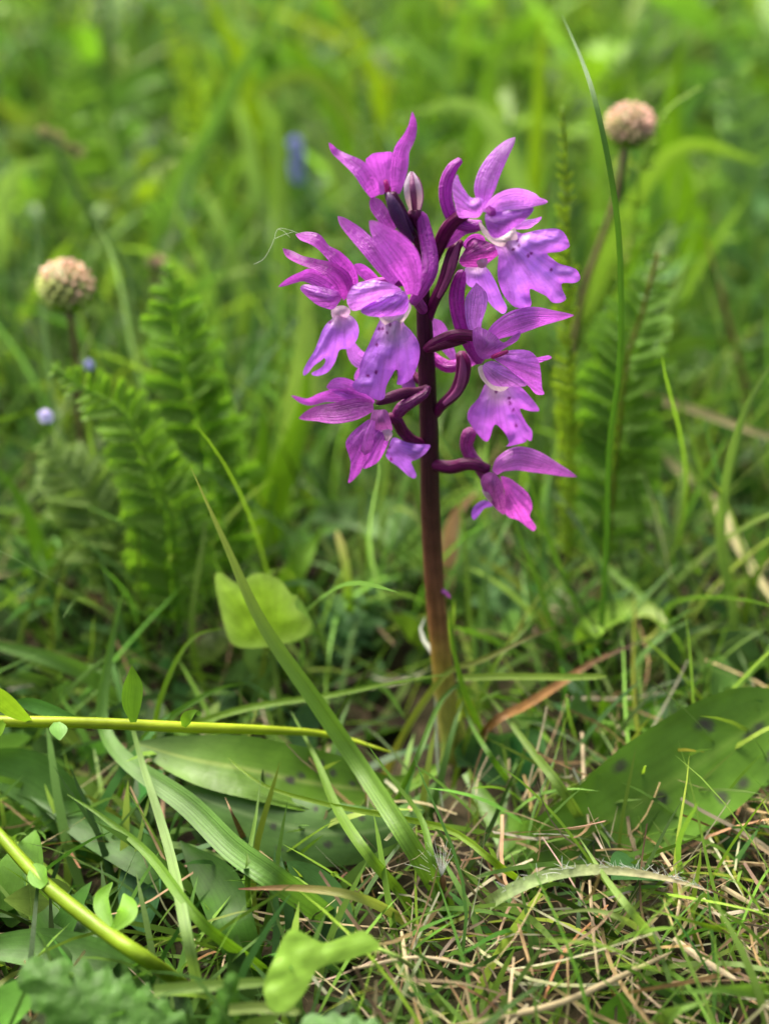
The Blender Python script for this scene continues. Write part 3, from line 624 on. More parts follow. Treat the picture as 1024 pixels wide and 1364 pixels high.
    P_(f, 'petal', sheet(c4((430, 392), (475, 362), (530, 345), (620, 350), (668, 400), (684, 480), (688, 545), (700, 582), (655, 582), (622, 545), (575, 505), (500, 440)), 8, lin(196, 96, 202), (655, 478), (720, 515), bulge=2.2, gx=-0.02, seed=42, ruffle=0.4))
    P_(f, 'petal', sheet(c4((372, 430), (410, 405), (450, 412), (530, 465), (606, 532), (560, 542), (500, 542), (430, 535), (385, 490)), 8.2, lin(188, 108, 196), (645, 485), (700, 512), bulge=2.2, seed=43))
    P_(f, 'petal', sheet(c4((580, 352), (640, 388), (720, 374), (738, 390), (700, 404), (660, 418), (600, 420)), 4, lin(190, 90, 196), (690, 480), (733, 476), bulge=0.8, seed=44))
    throat_(f, c4((346, 440), (375, 428), (388, 490), (432, 530), (510, 538), (480, 566), (430, 560), (392, 532), (358, 490)), 7.6, (640, 488), (672, 518))
    P_(f, 'column', otube_s([(655, 476, 9, 8), (665, 472, 9.6, 10), (676, 468, 9, 7)], lin(176, 30, 130), n=8))
    P_(f, 'lip', sheet(c4((400, 512), (350, 600), (300, 660), (290, 710), (312, 752), (350, 802), (390, 836), (412, 810), (430, 752), (450, 748), (490, 790), (512, 840), (498, 862), (560, 850), (602, 836), (606, 822), (630, 832), (636, 780), (602, 732), (570, 660), (620, 672), (672, 672), (660, 640), (620, 590), (565, 536), (500, 520)),
        4.5, lin(180, 92, 198), (660, 512), (672, 590), bulge=2.4, step=2.2, fold=4.5, throat=0.40, ruffle=1.2, seed=45, ridge=0.8, edge=lin(158, 70, 176),
        spots=c4((445, 567), (495, 550), (515, 605), (517, 632), (535, 667), (550, 748))), M_LIP)
    # a younger flower's ovary and back, behind G
    f = flower([(580, 552, 0, 12), (588, 540, 1.5, 14), (605, 524, 2.5, 17), (615, 504, 2.5, 20), (617, 484, 2, 20), (613, 470, 1, 14)], DEEP*0.5)
    P_(f, 'bract', orib([(590, 538, 3.4, 8), (608, 520, 4.4, 13), (615, 496, 4.8, 14), (614, 472, 3.5, 4)], lin(132, 44, 100), cup=-0.9, roll=25, seed=46, n=16), M_STEM)
    P_(f, 'spur', otube([(612, 486, 0, 16), (596, 488, -1, 17), (582, 480, -2, 15), (574, 470, -2.5, 9)], lin(186, 70, 180), n=14))
    P_(f, 'petal', orib([(606, 480, -2, 8), (592, 456, -3, 20), (583, 436, -3.5, 20), (576, 424, -4, 6)], lin(190, 100, 200), cup=0.4, seed=47, n=14))
    P_(f, 'petal', orib([(618, 486, 1, 14), (628, 478, 2, 20), (640, 476, 2, 10)], lin(170, 64, 164), cup=-0.6, seed=48, n=10))
    # ---- H : the lowest flower, right
    f = flower([(575, 617, 0.5, 14), (588, 621, 2, 17), (604, 622, 3, 18), (620, 618, 4, 18), (634, 619, 5, 17), (650, 626, 5.5, 14)], DEEP*0.5)
    P_(f, 'bract', orib([(576, 622, 2, 10), (594, 628, 3.5, 13), (610, 627, 4, 10), (622, 624, 4, 4)], lin(70, 20, 56), cup=-0.8, roll=-35, ruffle=0.08, seed=49, n=14), M_STEM)
    P_(f, 'spur', otube([(646, 636, 4.5, 14), (638, 622, 4, 17), (627, 608, 3, 18), (621, 594, 2.5, 18), (624, 580, 2, 20), (630, 574, 2, 14)], lin(158, 56, 140), n=22, m=12))
    P_(f, 'sepal', orib([(658, 630, 6, 10), (668, 618, 6.5, 24), (690, 610, 6.5, 34), (715, 615, 5.5, 31), (742, 625, 4, 18), (768, 635, 3, 4)], lin(184, 84, 180), roll=10, cup=-0.5, seed=50, n=28))
    P_(f, 'petal', sheet(c4((366, 1025), (400, 1000), (432, 1005), (472, 1048), (486, 1110), (494, 1175), (488, 1225), (462, 1212), (430, 1180), (385, 1110), (362, 1065)), 7, lin(174, 72, 158), (655, 632), (665, 680), bulge=2.4, seed=51, veinfan=2.2))
    P_(f, 'petal', sheet(c4((468, 1022), (510, 1030), (545, 1052), (612, 1110), (638, 1180), (622, 1232), (640, 1262), (657, 1292), (642, 1314), (605, 1290), (560, 1255), (510, 1240), (480, 1195), (490, 1130), (480, 1070)), 6.2, lin(192, 74, 180), (665, 636), (708, 702), bulge=2.4, seed=52, ruffle=0.6))
    throat_(f, c4((368, 1088), (420, 1098), (444, 1160), (428, 1176), (384, 1130)), 8.6, (645, 650), (658, 674), lin(212, 160, 186))
    P_(f, 'lip', sheet(c4((312, 1228), (320, 1190), (350, 1160), (385, 1148), (425, 1165), (420, 1182), (380, 1192), (355, 1225), (325, 1254)), 2, lin(128, 60, 160), (655, 668), (628, 690), bulge=1.8, seed=53), M_LIP)
    # ---- I : behind lip B, only petal backs show
    f = flower([(566, 512, -1, 11), (550, 500, -3, 13), (530, 488, -4, 13), (512, 476, -4.5, 12)], DEEP*0.5)
    P_(f, 'sepal', orib([(516, 478, -4, 12), (498, 482, -4, 20), (478, 478, -3.5, 24), (468, 462, -3.5, 16), (462, 446, -3.5, 6)], lin(192, 112, 206), roll=0, cup=0.5, seed=54, n=16))
    P_(f, 'sepal', orib([(500, 482, -3, 14), (490, 492, -3, 22), (480, 502, -3, 18), (476, 512, -3, 6)], lin(176, 84, 186), cup=0.5, seed=55, n=12))
    P_(f, 'petal', orib([(534, 492, -2.5, 12), (540, 504, -2, 20), (546, 516, -2, 16), (550, 524, -2, 6)], lin(160, 80, 176), cup=0.4, seed=56, n=12))
    # tiny stub on the lower stem
    put('bract', orib([(588, 786, 1.4, 6), (594, 790, 2, 6), (600, 797, 2, 4)], lin(200, 90, 190), n=6, cup=-0.5), M_PETAL, ORCH)
build_flowers()

# ------------------------------------------------------------------ traced plants around it
def gl(x, y): return ground_h(x, y)-0.0015
def to_ground(P):
    """add points below the first (lowest) one so that the blade reaches the soil"""
    p = Vector(P[0])
    if p.z <= gl(p.x, p.y)+0.002: return [Vector(q) for q in P]
    d = (Vector(P[0])-Vector(P[1])).normalized(); out = []
    d = (d+Vector((0, 0, -0.9))).normalized()
    q = p.copy(); step = 0.008
    for _ in range(60):
        q = q+d*step; d = (d*0.8+Vector((0, 0, -1))*0.2).normalized()
        out.append(q.copy())
        if q.z < gl(q.x, q.y): break
    return out[::-1]+[Vector(a) for a in P]
def line(ctrl, n=26, ground=True, lift=0.009):
    """ctrl (px, py, y metres) base -> tip; returns the smooth midline"""
    P = []
    for i, (a, b_, y) in enumerate(ctrl):
        p = Y(a, b_, y); lo = lift if (i > 0 or not ground) else 0.001
        if p.z < lo: p = Z(a, b_, lo)       # keep it on its own line of sight, above the soil
        P.append(p)
    if ground: P = to_ground(P)
    return catmull([tuple(p) for p in P], n)
def wprof(wpx, n_):
    if not hasattr(wpx, '__len__'): return np.full(n_, float(wpx))
    q = catmull([(i, 0, 0, v) for i, v in enumerate(wpx)], n_-1)[:, 3]
    return np.maximum(q, 0.4)
def blade(ctrl, wpx, col, label, group=None, roll=20, roll2=None, fold=0.25, name='grass_strand', cat='grass', mat=None, tipcol=None, basecol=None, ground=True, tipround=0.5, m=5, cup=0.0, n=26, parent=None, ruffle=0.0, seed=0, edge=None, lift=0.017):
    if mat is None or mat is M_BLADE: col = np.asarray(col, float)*np.array((0.98, 0.96, 0.62))
    P = line(ctrl, n, ground, lift); d = np.median([pxm(Vector(p)) for p in P])
    wv = wprof(wpx, len(P))*d
    g = ribbon(P, wv, col, roll=roll, roll2=roll2, fold=fold, cup=cup, m=m, tipround=tipround, tipcol=tipcol, basecol=basecol, ruffle=ruffle, seed=seed, edge=edge)
    return put(name, g, mat or M_BLADE, parent, origin=P[0], label=label, cat=cat, group=group)
def stalk(ctrl, wpx, col, parent=None, name='stalk', mat=None, ground=True, n=22, label=None, cat=None, group=None, tipcol=None):
    P = line(ctrl, n, ground, 0.016); d = np.median([pxm(Vector(p)) for p in P])
    wv = np.interp(np.linspace(0, 1, len(P)), np.linspace(0, 1, len(wpx)), wpx)*d/2 if hasattr(wpx, '__len__') else np.full(len(P), wpx*d/2)
    C = np.tile(np.asarray(col, float), (len(P), 1))
    if tipcol is not None:
        k = np.linspace(0, 1, len(P))[:, None]; C = C*(1-k)+np.asarray(tipcol)*k
    return put(name, tube(P, wv, C, m=8), mat or M_STEM, parent, origin=P[0], label=label, cat=cat, group=group)
def on_plane(p0, nrm):
    nrm = Vector(nrm).normalized()
    def f(px, py, q):
        r = ray(px, py); t = (p0-CAM).dot(nrm)/r.dot(nrm)
        return CAM+r*t+nrm*(q*0.001)
    return f
def arr(*c): return np.array(c)

STRAWS = ['longest tan straw sweeping across the litter below the hairy grass', 'thick pale straw lying beside the broad level blade', 'thin straw standing down through the hairy grass', 'thin brownish straw in the middle of the litter',
          'tan straw beside the bright crinkled leaf', 'pale straw lying above the grey green toothed leaf', 'short straw under the tip of the hairy grass', 'thin brown straw below the middle of the hairy grass',
          'short straw lying beyond the tip of the hairy grass', 'pale straw standing behind the right spotted leaf', 'pale thick straw leaning behind the right spotted leaf', 'short brown straw beside the clump of bright lobed leaves']
def foreground():
    f3 = arr
    # the long sharp blade leaning across the left
    blade([(592, 1200, -0.043), (540, 1112, -0.036), (480, 1020, -0.028), (420, 932, -0.022), (350, 830, -0.016), (300, 722, -0.012), (254, 622, -0.010)], [24, 25, 25, 24, 20, 13, 3], (0.115, 0.235, 0.045),
          'long broad pale green grass blade leaning left in front of the bright backlit leaf', roll=15, fold=0.35, tipcol=(0.26, 0.30, 0.09), n=40)
    blade([(590, 1205, -0.045), (575, 1150, -0.046), (560, 1090, -0.044), (520, 1035, -0.038), (488, 990, -0.034)], [14, 16, 12, 8, 4], (0.10, 0.21, 0.03), 'short green blade sheathing the foot of the long leaning blade', roll=-30)
    blade([(540, 1200, -0.043), (490, 1140, -0.035), (450, 1080, -0.028), (420, 1010, -0.02), (388, 948, -0.014)], [14, 15, 15, 12, 6], (0.11, 0.22, 0.03), 'narrow green blade beside the long leaning blade over the spotted leaf', roll=-25)
    # horizontal blades at the stem's foot
    blade([(250, 970, -0.012), (330, 943, -0.012), (440, 926, -0.011), (520, 910, -0.010), (600, 897, -0.009)], [10, 10, 9, 8, 5], (0.13, 0.25, 0.03), 'thin green blade crossing in front of the pale foot of the orchid stem', roll=10)
    blade([(608, 903, -0.008), (680, 901, -0.009), (750, 902, -0.010), (808, 901, -0.011)], [9, 9, 9, 8], (0.19, 0.31, 0.06), 'straight level grass blade pointing right from the orchid stem', roll=5, ground=False, tipround=0.1)
    blade([(600, 893, -0.004), (640, 880, -0.005), (690, 856, -0.004), (722, 842, 0.0), (740, 836, 0.002)], [12, 10, 9, 8, 5], (0.17, 0.23, 0.05), 'thin blade with a dry brown tip rising right of the stem foot', tipcol=(0.07, 0.04, 0.02), roll=10, basecol=(0.3, 0.26, 0.05))
    blade([(625, 1000, 0.0), (660, 960, 0.0), (697, 941, 0.002), (751, 907, 0.004), (793, 880, 0.006), (858, 852, 0.010)], [6, 8, 11, 12, 10, 6], (0.20, 0.10, 0.025), 'dead orange brown blade darkening to its tip right of the stem', tipcol=(0.03, 0.02, 0.015), mat=M_BROWN, roll=10)
    blade([(665, 875, 0.0), (700, 835, 0.006), (734, 790, 0.01)], [6, 7, 3], G_BRT, 'short fine blade rising behind the brown tipped blade', roll=0)
    blade([(655, 1000, -0.006), (630, 950, -0.010), (612, 900, -0.010), (601, 840, -0.008), (603, 790, -0.006)], [8, 8, 8, 6, 2], (0.09, 0.20, 0.02), 'thin upright blade standing just in front of the orchid stem', roll=0)
    blade([(690, 1060, -0.012), (655, 1010, -0.012), (625, 960, -0.010), (608, 905, -0.008)], [7, 8, 7, 3], (0.07, 0.17, 0.02), 'thin dark green blade curving past the foot of the orchid stem', roll=0)
    blade([(520, 1085, -0.018), (555, 1010, -0.012), (590, 930, -0.008), (640, 890, -0.004), (680, 845, 0.0)], [6, 7, 7, 6, 3], (0.06, 0.15, 0.02), 'fine dark blade arching across the dark hollow by the stem', roll=0)
    # right foreground
    blade([(790, 1122, -0.028), (747, 1050, -0.020), (708, 1000, -0.014), (670, 950, -0.008), (628, 900, -0.003)], [13, 13, 12, 9, 4], (0.13, 0.23, 0.05), 'pale straight blade slanting down right from the stem foot', roll=10)
    blade([(886, 1272, -0.052), (842, 1216, -0.046), (808, 1172, -0.041), (770, 1114, -0.037)], [8, 10, 10, 4], (0.20, 0.33, 0.10), 'crisp pale green blade lying across the hairy blade', roll=0)
    h = blade([(640, 1215, -0.040), (674, 1190, -0.036), (730, 1167, -0.032), (797, 1159, -0.032), (876, 1168, -0.034), (945, 1187, -0.036)], [14, 18, 18, 17, 14, 5], (0.20, 0.28, 0.10), 'hairy arching grass blade lying above the straw', name='hairy_grass', roll=20, fold=0.3, tipcol=(0.42, 0.33, 0.2), mat=M_HAIRY)
    hp = line([(674, 1186, -0.036), (730, 1163, -0.032), (797, 1155, -0.032), (876, 1164, -0.034), (935, 1182, -0.036)], 60, False, 0.0172); hs = []
    for i in range(70):
        p = Vector(hp[random.randrange(len(hp))]); d = Vector((random.uniform(-0.9, 0.5), random.uniform(-0.5, 0.3), random.uniform(0.2, 1.0))).normalized()*random.uniform(0.0015, 0.0034)
        hs.append(tube(np.array([p-d*0.15, p+d*0.5, p+d+Vector((0, 0, -0.0003))]), [0.00005, 0.00004, 0.00002], (0.7, 0.72, 0.66), m=4, cap=False))
    hh = put('hairs', merge(hs), M_FLUFF, h, kind='stuff')
    blade([(700, 1180, -0.034), (660, 1150, -0.030), (600, 1106, -0.026), (512, 1086, -0.024), (430, 1070, -0.023), (350, 1045, -0.020), (290, 998, -0.016)], [9, 9, 9, 8, 7, 6, 3], (0.15, 0.27, 0.02), 'thin bright blade arching left over the spotted leaf', roll=10)
    blade([(860, 1247, -0.05), (830, 1225, -0.046), (786, 1212, -0.042), (725, 1220, -0.04)], [8, 9, 8, 4], (0.22, 0.32, 0.12), 'short pale blade curving through the straw under the hairy blade', roll=0)
    blade([(1000, 1252, -0.05), (930, 1230, -0.044), (854, 1208, -0.040)], [8, 8, 3], (0.15, 0.28, 0.02), 'bright thin blade lying on the straw below the tip of the hairy blade', roll=0)
    blade([(1040, 1325, -0.06), (970, 1318, -0.056), (900, 1322, -0.054)], [20, 20, 8], (0.13, 0.27, 0.06), 'broad green blade lying level on the straw', roll=10)
    blade([(880, 1364, -0.068), (905, 1345, -0.062), (950, 1330, -0.058)], [24, 22, 5], (0.16, 0.30, 0.08), 'stubby pale blade on the straw beside the broad level blade', roll=10)
    for i, c in enumerate([[(635, 1362, -0.064), (741, 1337, -0.060), (809, 1308, -0.055), (895, 1268, -0.050)], [(896, 1250, -0.048), (935, 1278, -0.052), (980, 1305, -0.055)], [(785, 1172, -0.036), (790, 1240, -0.044), (797, 1306, -0.052)],
                           [(755, 1255, -0.047), (757, 1330, -0.056)], [(535, 1240, -0.048), (545, 1310, -0.056)], [(470, 1290, -0.055), (560, 1275, -0.052), (640, 1290, -0.053)], [(880, 1135, -0.03), (905, 1180, -0.036), (900, 1230, -0.042)],
                           [(690, 1230, -0.044), (710, 1300, -0.054)], [(960, 1180, -0.035), (1010, 1210, -0.04)], [(775, 975, -0.002), (778, 1040, -0.012), (784, 1100, -0.022)], [(820, 1005, -0.006), (795, 1085, -0.018)], [(915, 960, 0.004), (930, 1000, -0.002), (925, 1020, -0.006)]]):
        wdt = [11, 12, 6, 4, 7, 6, 7, 6, 9, 6, 9, 7][i]
        blade(c, [wdt*0.8, wdt, wdt*0.9, wdt*0.6], [TAN, (0.42, 0.35, 0.21), (0.37, 0.30, 0.17), (0.26, 0.18, 0.08)][i % 4], STRAWS[i], name='dry_straw', cat='straw', mat=M_STRAW, roll=10, ground=False, lift=0.010, tipround=0.1, fold=0, cup=-1.1, m=7)
    # left foreground
    blade([(450, 1232, -0.050), (370, 1172, -0.043), (310, 1130, -0.037), (250, 1072, -0.030), (170, 1015, -0.022), (140, 975, -0.016), (136, 930, -0.010), (150, 850, 0.0), (166, 780, 0.008)], [26, 30, 32, 32, 30, 24, 22, 20, 8], (0.085, 0.195, 0.045), 'broad bluish green blade bending up beside the yellow green stalk', roll=25, roll2=-40, fold=0.3, n=44)
    blade([(270, 1345, -0.064), (250, 1250, -0.052), (225, 1130, -0.040), (185, 1000, -0.028), (158, 890, -0.018)], [13, 14, 13, 11, 5], (0.17, 0.29, 0.11), 'narrow pale blade crossing in front of the yellow green stalk', roll=0)
    blade([(355, 1295, -0.056), (270, 1230, -0.048), (200, 1140, -0.038), (140, 1090, -0.03), (90, 1058, -0.026)], [14, 14, 14, 12, 5], (0.10, 0.22, 0.02), 'mid green blade slanting up left through the low leaves', roll=10)
    blade([(335, 1240, -0.05), (330, 1160, -0.042), (342, 1080, -0.034), (348, 1030, -0.03)], [7, 7, 6, 2], G_MID, 'fine upright blade in front of the grey green spotted leaf', roll=0)
    blade([(545, 1232, -0.048), (480, 1196, -0.043), (400, 1183, -0.04), (318, 1184, -0.038)], [13, 13, 12, 8], (0.19, 0.25, 0.08), 'pale stalk turning reddish at its tip above the bright bottom leaf', tipcol=(0.34, 0.14, 0.09), roll=0)
    blade([(213, 935, -0.008), (235, 880, -0.004), (262, 846, 0.0), (303, 836, 0.004)], [6, 7, 7, 4], (0.13, 0.26, 0.02), 'small curled blade beside the bright backlit leaf', roll=0)
    blade([(200, 975, -0.012), (250, 940, -0.01), (290, 918, -0.006), (332, 909, 0.0)], [8, 9, 8, 3], (0.08, 0.2, 0.02), 'short dark blade above the yellow green stalk', roll=0)
    blade([(205, 1320, -0.058), (280, 1313, -0.057), (355, 1308, -0.056)], [16, 15, 12], (0.15, 0.26, 0.07), 'thick pale stem lying behind the toothed leaf tip', roll=0, ground=False, tipround=0.1)
    blade([(305, 1345, -0.062), (345, 1342, -0.06), (400, 1348, -0.061)], [14, 14, 10], (0.16, 0.24, 0.07), 'thick pale stem lying against the bright bottom leaf', roll=0, ground=False, tipround=0.1)
    blade([(330, 1130, -0.034), (310, 1085, -0.028), (300, 1062, -0.026)], [8, 9, 3], (0.12, 0.08, 0.03), 'short dead brown blade on the grey green spotted leaf', mat=M_BROWN, roll=0)
    blade([(60, 850, 0.04), (0, 790, 0.05), (-40, 750, 0.05)], [14, 16, 8], (0.12, 0.24, 0.07), 'pale broad blade leaning out past the yellow green stalk', roll=10)
    blade([(120, 900, 0.01), (60, 875, 0.015), (-20, 855, 0.02)], [22, 22, 20], (0.09, 0.20, 0.05), 'broad bluish blade running above the yellow green stalk', roll=10)
    # the yellow-green stalk with its leaves
    T = thing('leafy_stalk', Y(430, 975, -0.022), 'yellow green stalk lying level with small oval leaves left of the orchid', 'stalk')
    stalk([(520, 1002, -0.006), (440, 979, -0.018), (340, 972, -0.026), (250, 969, -0.031), (120, 963, -0.034), (0, 961, -0.036), (-60, 962, -0.036)], [3, 9, 13, 15, 15, 15, 15], (0.28, 0.37, 0.015), T, 'stem', M_WAXY, ground=False)
    def lf(ctrl, wd, col, rl=10, cp=0.3, par=T, mt=M_LEAF): blade(ctrl, wd, col, None, name='leaf', cat=None, mat=mt, roll=rl, fold=0, cup=cp, ground=False, tipround=0.35, parent=par, m=7, n=24)
    lf([(40, 960, -0.036), (18, 945, -0.038), (-4, 925, -0.04), (-20, 905, -0.042)], [8, 26, 30, 10], (0.17, 0.30, 0.02), 30)
    lf([(100, 958, -0.033), (70, 947, -0.03), (40, 938, -0.027), (15, 934, -0.025)], [10, 18, 20, 6], (0.06, 0.17, 0.03), 20)
    lf([(76, 962, -0.037), (78, 972, -0.039), (80, 986, -0.041)], [8, 24, 8], (0.12, 0.26, 0.05))
    lf([(178, 962, -0.034), (176, 935, -0.033), (178, 912, -0.032), (176, 887, -0.031)], [8, 26, 26, 8], (0.12, 0.26, 0.02))
    lf([(245, 968, -0.033), (250, 955, -0.034), (262, 946, -0.034)], [6, 16, 6], (0.12, 0.25, 0.02))
    lf([(6, 962, -0.037), (-8, 975, -0.04), (-25, 985, -0.042)], [8, 20, 8], (0.15, 0.29, 0.02))
    T2 = thing('leafy_stalk', Y(240, 1305, -0.056), 'thick yellow green stalk slanting down through the dark low leaves', 'stalk')
    stalk([(250, 1318, -0.056), (190, 1275, -0.052), (140, 1241, -0.050), (60, 1177, -0.046), (0, 1112, -0.042), (-40, 1065, -0.04)], [16, 19, 20, 19, 17, 15], (0.17, 0.27, 0.012), T2, 'stem', M_WAXY)
    lf([(60, 1180, -0.048), (52, 1168, -0.050), (46, 1150, -0.052)], [14, 28, 12], (0.11, 0.26, 0.02), par=T2)
    lf([(150, 1240, -0.052), (170, 1215, -0.052), (165, 1190, -0.052)], [8, 28, 8], (0.13, 0.29, 0.02), par=T2)
    lf([(150, 1240, -0.052), (135, 1200, -0.052), (150, 1175, -0.052)], [8, 22, 8], (0.11, 0.25, 0.02), par=T2)
foreground()

def leafsheet(name, poly, place, col, base, tip, label, cat, mat=None, parent=None, group=None, **k):
    g = sheet(poly, 0, col, base, tip, place=place, **k)
    return put(name, g, mat or M_LEAF, parent, origin=place(base[0], base[1], 0), label=label, cat=cat, group=group)
def broad_leaves():
    global SPOT
    # bright leaf lit from behind
    p0 = Y(350, 815, 0.004); T = thing('round_leaf', (p0.x, p0.y, 0), 'bright yellow green rounded leaf with wavy edge lit from behind', 'leaf')
    leafsheet('leaf_blade', [(286, 768), (294, 763), (318, 778), (335, 766), (355, 764), (374, 774), (388, 792), (396, 793), (392, 806), (404, 818), (414, 830), (406, 846), (384, 856), (345, 863), (312, 860), (300, 835), (291, 800)],
              on_plane(p0, (-0.25, -0.80, 0.55)), (0.20, 0.36, 0.012), (360, 860), (330, 765), None, None, parent=T, bulge=0.5, ruffle=1.2, step=6, seed=61, mat=M_LEAF, edge=(0.24, 0.36, 0.08))
    stalk([(372, 930, 0.006), (366, 890, 0.006), (358, 855, 0.004)], [7, 6, 6], (0.2, 0.32, 0.05), T, 'leaf_stalk')
    p0 = Y(402, 820, 0.007)
    leafsheet('leaf_lobe', [(388, 795), (398, 798), (410, 820), (418, 838), (405, 850), (380, 857), (376, 830)], on_plane(p0, (0.6, -0.6, 0.5)), (0.17, 0.31, 0.05), (390, 850), (402, 800), None, None, parent=T, bulge=1.2, step=6, seed=62, mat=M_LEAF)
    # bright crinkled leaf at the bottom
    p0 = Z(420, 1290, 0.020); T = thing('crinkled_leaf', (p0.x, p0.y, 0), 'bright pale green crinkled leaf in front of the straw', 'leaf')
    leafsheet('leaf_blade', [(356, 1338), (351, 1312), (366, 1275), (384, 1240), (405, 1243), (430, 1256), (462, 1246), (484, 1240), (506, 1262), (478, 1274), (452, 1282), (424, 1290), (412, 1312), (400, 1330), (384, 1347), (366, 1348)],
              on_plane(p0, (0.1, -0.55, 0.8)), (0.19, 0.35, 0.04), (500, 1262), (360, 1340), None, None, parent=T, bulge=0.5, ruffle=1.2, step=5, seed=63)
    stalk([(560, 1300, -0.055), (530, 1275, -0.052), (498, 1262, -0.047)], [6, 6, 5], (0.2, 0.3, 0.06), T, 'leaf_stalk')
    # toothed hairy leaves at the lower edge
    def toothed(a, b_, w0, nt, amp, skew=0):
        """outline of a toothed leaf from a (base) to b (tip), half width w0 px"""
        a = np.array(a, float); b_ = np.array(b_, float); ax = b_-a; L = np.linalg.norm(ax); ax /= L; pr = np.array((-ax[1], ax[0])); out = []
        for sg in (1, -1):
            row = []
            for i in range(nt*2+1):
                t = i/(nt*2); hw = w0*(math.sin(math.pi*(0.12+0.88*t*0.97))**0.6)*(1-0.15*t); hw *= 1+(amp if i % 2 else -amp*0.6)
                row.append(a+ax*(L*t+(3 if i % 2 else -2))+pr*sg*hw)
            out += row if sg > 0 else row[::-1]
        return [tuple(p) for p in out]
    for lab, a, b_, w0, nt, nrm, zz, col in (
            ('large toothed hairy leaf at the foot of the thick yellow green stalk', (255, 1420), (28, 1290), 62, 9, (0.2, -0.5, 0.85), 0.016, (0.040, 0.112, 0.010)),
            ('grey green toothed leaf below the bright crinkled leaf', (590, 1440), (400, 1362), 42, 8, (0.0, -0.45, 0.9), 0.014, (0.055, 0.130, 0.028)),
            ('narrow upright toothed leaf tip standing beside the large toothed leaf', (285, 1420), (311, 1292), 20, 6, (0.1, -0.9, 0.3), 0.014, (0.05, 0.135, 0.012))):
        p0 = Z((a[0]+b_[0])/2, (a[1]+b_[1])/2, zz); T = thing('toothed_leaf', (p0.x, p0.y, 0), lab, 'leaf')
        leafsheet('leaf_blade', toothed(a, b_, w0, nt, 0.17), on_plane(p0, nrm), col, a, b_, None, None, parent=T, bulge=2.4, ruffle=0.9, step=4, seed=int(a[0]), mat=M_HAIRY, ridge=-1.2, edge=np.array(col)*1.2)
        q = Vector(on_plane(p0, nrm)(a[0], a[1], 0))
        put('leaf_stalk', tube(catmull([(q.x, q.y, q.z), (q.x, q.y-0.004, q.z*0.5), (q.x, q.y-0.005, -0.003)], 8), 0.0006, (0.15, 0.22, 0.05), m=6), M_STEM, T)
    # the orchid's own spotted leaves
    def basal(ctrl, wd, col, roll, roll2, cup, spots, sr, tipcol=None, midcol=None, seed=0):
        P = line(ctrl, 110, False, 0.005); d = np.array([pxm(Vector(p)) for p in P]); wv = wprof(wd, len(P))*d
        V, F, C, UV = ribbon(P, wv, col, roll=roll, roll2=roll2, cup=cup, m=33, tipround=0.12, tipcol=tipcol, ruffle=0.02, seed=seed)
        if midcol is not None:
            k = np.exp(-(UV[:, 1]/0.07)**2)[:, None]*0.8; C = C*(1-k)+np.asarray(midcol)*k
        for (u, s) in spots:
            q = np.hypot((UV[:, 0]-u)*60, (UV[:, 1]-s)*7)+0.25*np.sin(UV[:, 0]*140+s*9); k = np.clip((sr*0.85-q)/0.5, 0, 1)[:, None]*0.8; C = C*(1-k)+np.array((0.045, 0.035, 0.040))*k
        put('basal_leaf', (V, F, C, UV), M_WAXY, ORCH)
    rr = random.Random(3)
    def spots(n_, u0, u1): return [(rr.uniform(u0, u1), rr.uniform(-0.85, 0.85)) for _ in range(n_)]
    basal([(592, 1020, -0.004), (520, 1050, -0.020), (430, 1045, -0.026), (330, 1025, -0.026), (250, 1010, -0.024), (180, 990, -0.022)], [12, 34, 84, 90, 72, 18], (0.085, 0.185, 0.012), -25, -15, 0.5, spots(15, 0.2, 0.6), 1.1, midcol=(0.22, 0.30, 0.07), tipcol=(0.12, 0.2, 0.06), seed=71)
    basal([(590, 1040, -0.010), (520, 1100, -0.033), (440, 1110, -0.036), (380, 1100, -0.035), (300, 1075, -0.032), (235, 1050, -0.028)], [10, 30, 76, 90, 74, 20], (0.075, 0.16, 0.035), -10, -10, -0.35, spots(8, 0.2, 0.7), 1.1, midcol=(0.16, 0.25, 0.09), seed=72)
    basal([(620, 1030, -0.006), (690, 1120, -0.030), (780, 1110, -0.034), (880, 1050, -0.030), (970, 990, -0.022), (1050, 930, -0.014)], [12, 40, 110, 150, 140, 70], (0.085, 0.19, 0.016), 0, -10, 0.35, spots(12, 0.4, 0.95), 1.3, midcol=(0.13, 0.24, 0.03), seed=73)
    basal([(606, 1010, 0.0), (630, 1000, 0.008), (665, 1010, 0.012), (700, 1000, 0.018), (720, 975, 0.024)], [24, 60, 74, 60, 16], (0.055, 0.14, 0.04), -20, -20, 0.4, spots(6, 0.3, 0.8), 1.0, seed=74)
    # small bright yellow-green leaf right at the stem foot
    p0 = Y(620, 940, -0.004); T = thing('seedling_leaf', (p0.x, p0.y, 0), 'tiny round yellow green leaf right at the orchid stem foot', 'leaf')
    leafsheet('leaf_blade', [(610, 932), (620, 927), (630, 934), (631, 946), (624, 956), (612, 952), (607, 942)], on_plane(p0, (0, -0.8, 0.5)), (0.24, 0.32, 0.015), (612, 952), (626, 930), None, None, parent=T, bulge=0.6, step=4, seed=75)
    stalk([(606, 990, -0.003), (608, 970, -0.003), (613, 950, -0.004)], [4, 4, 4], (0.2, 0.3, 0.03), T, 'leaf_stalk')
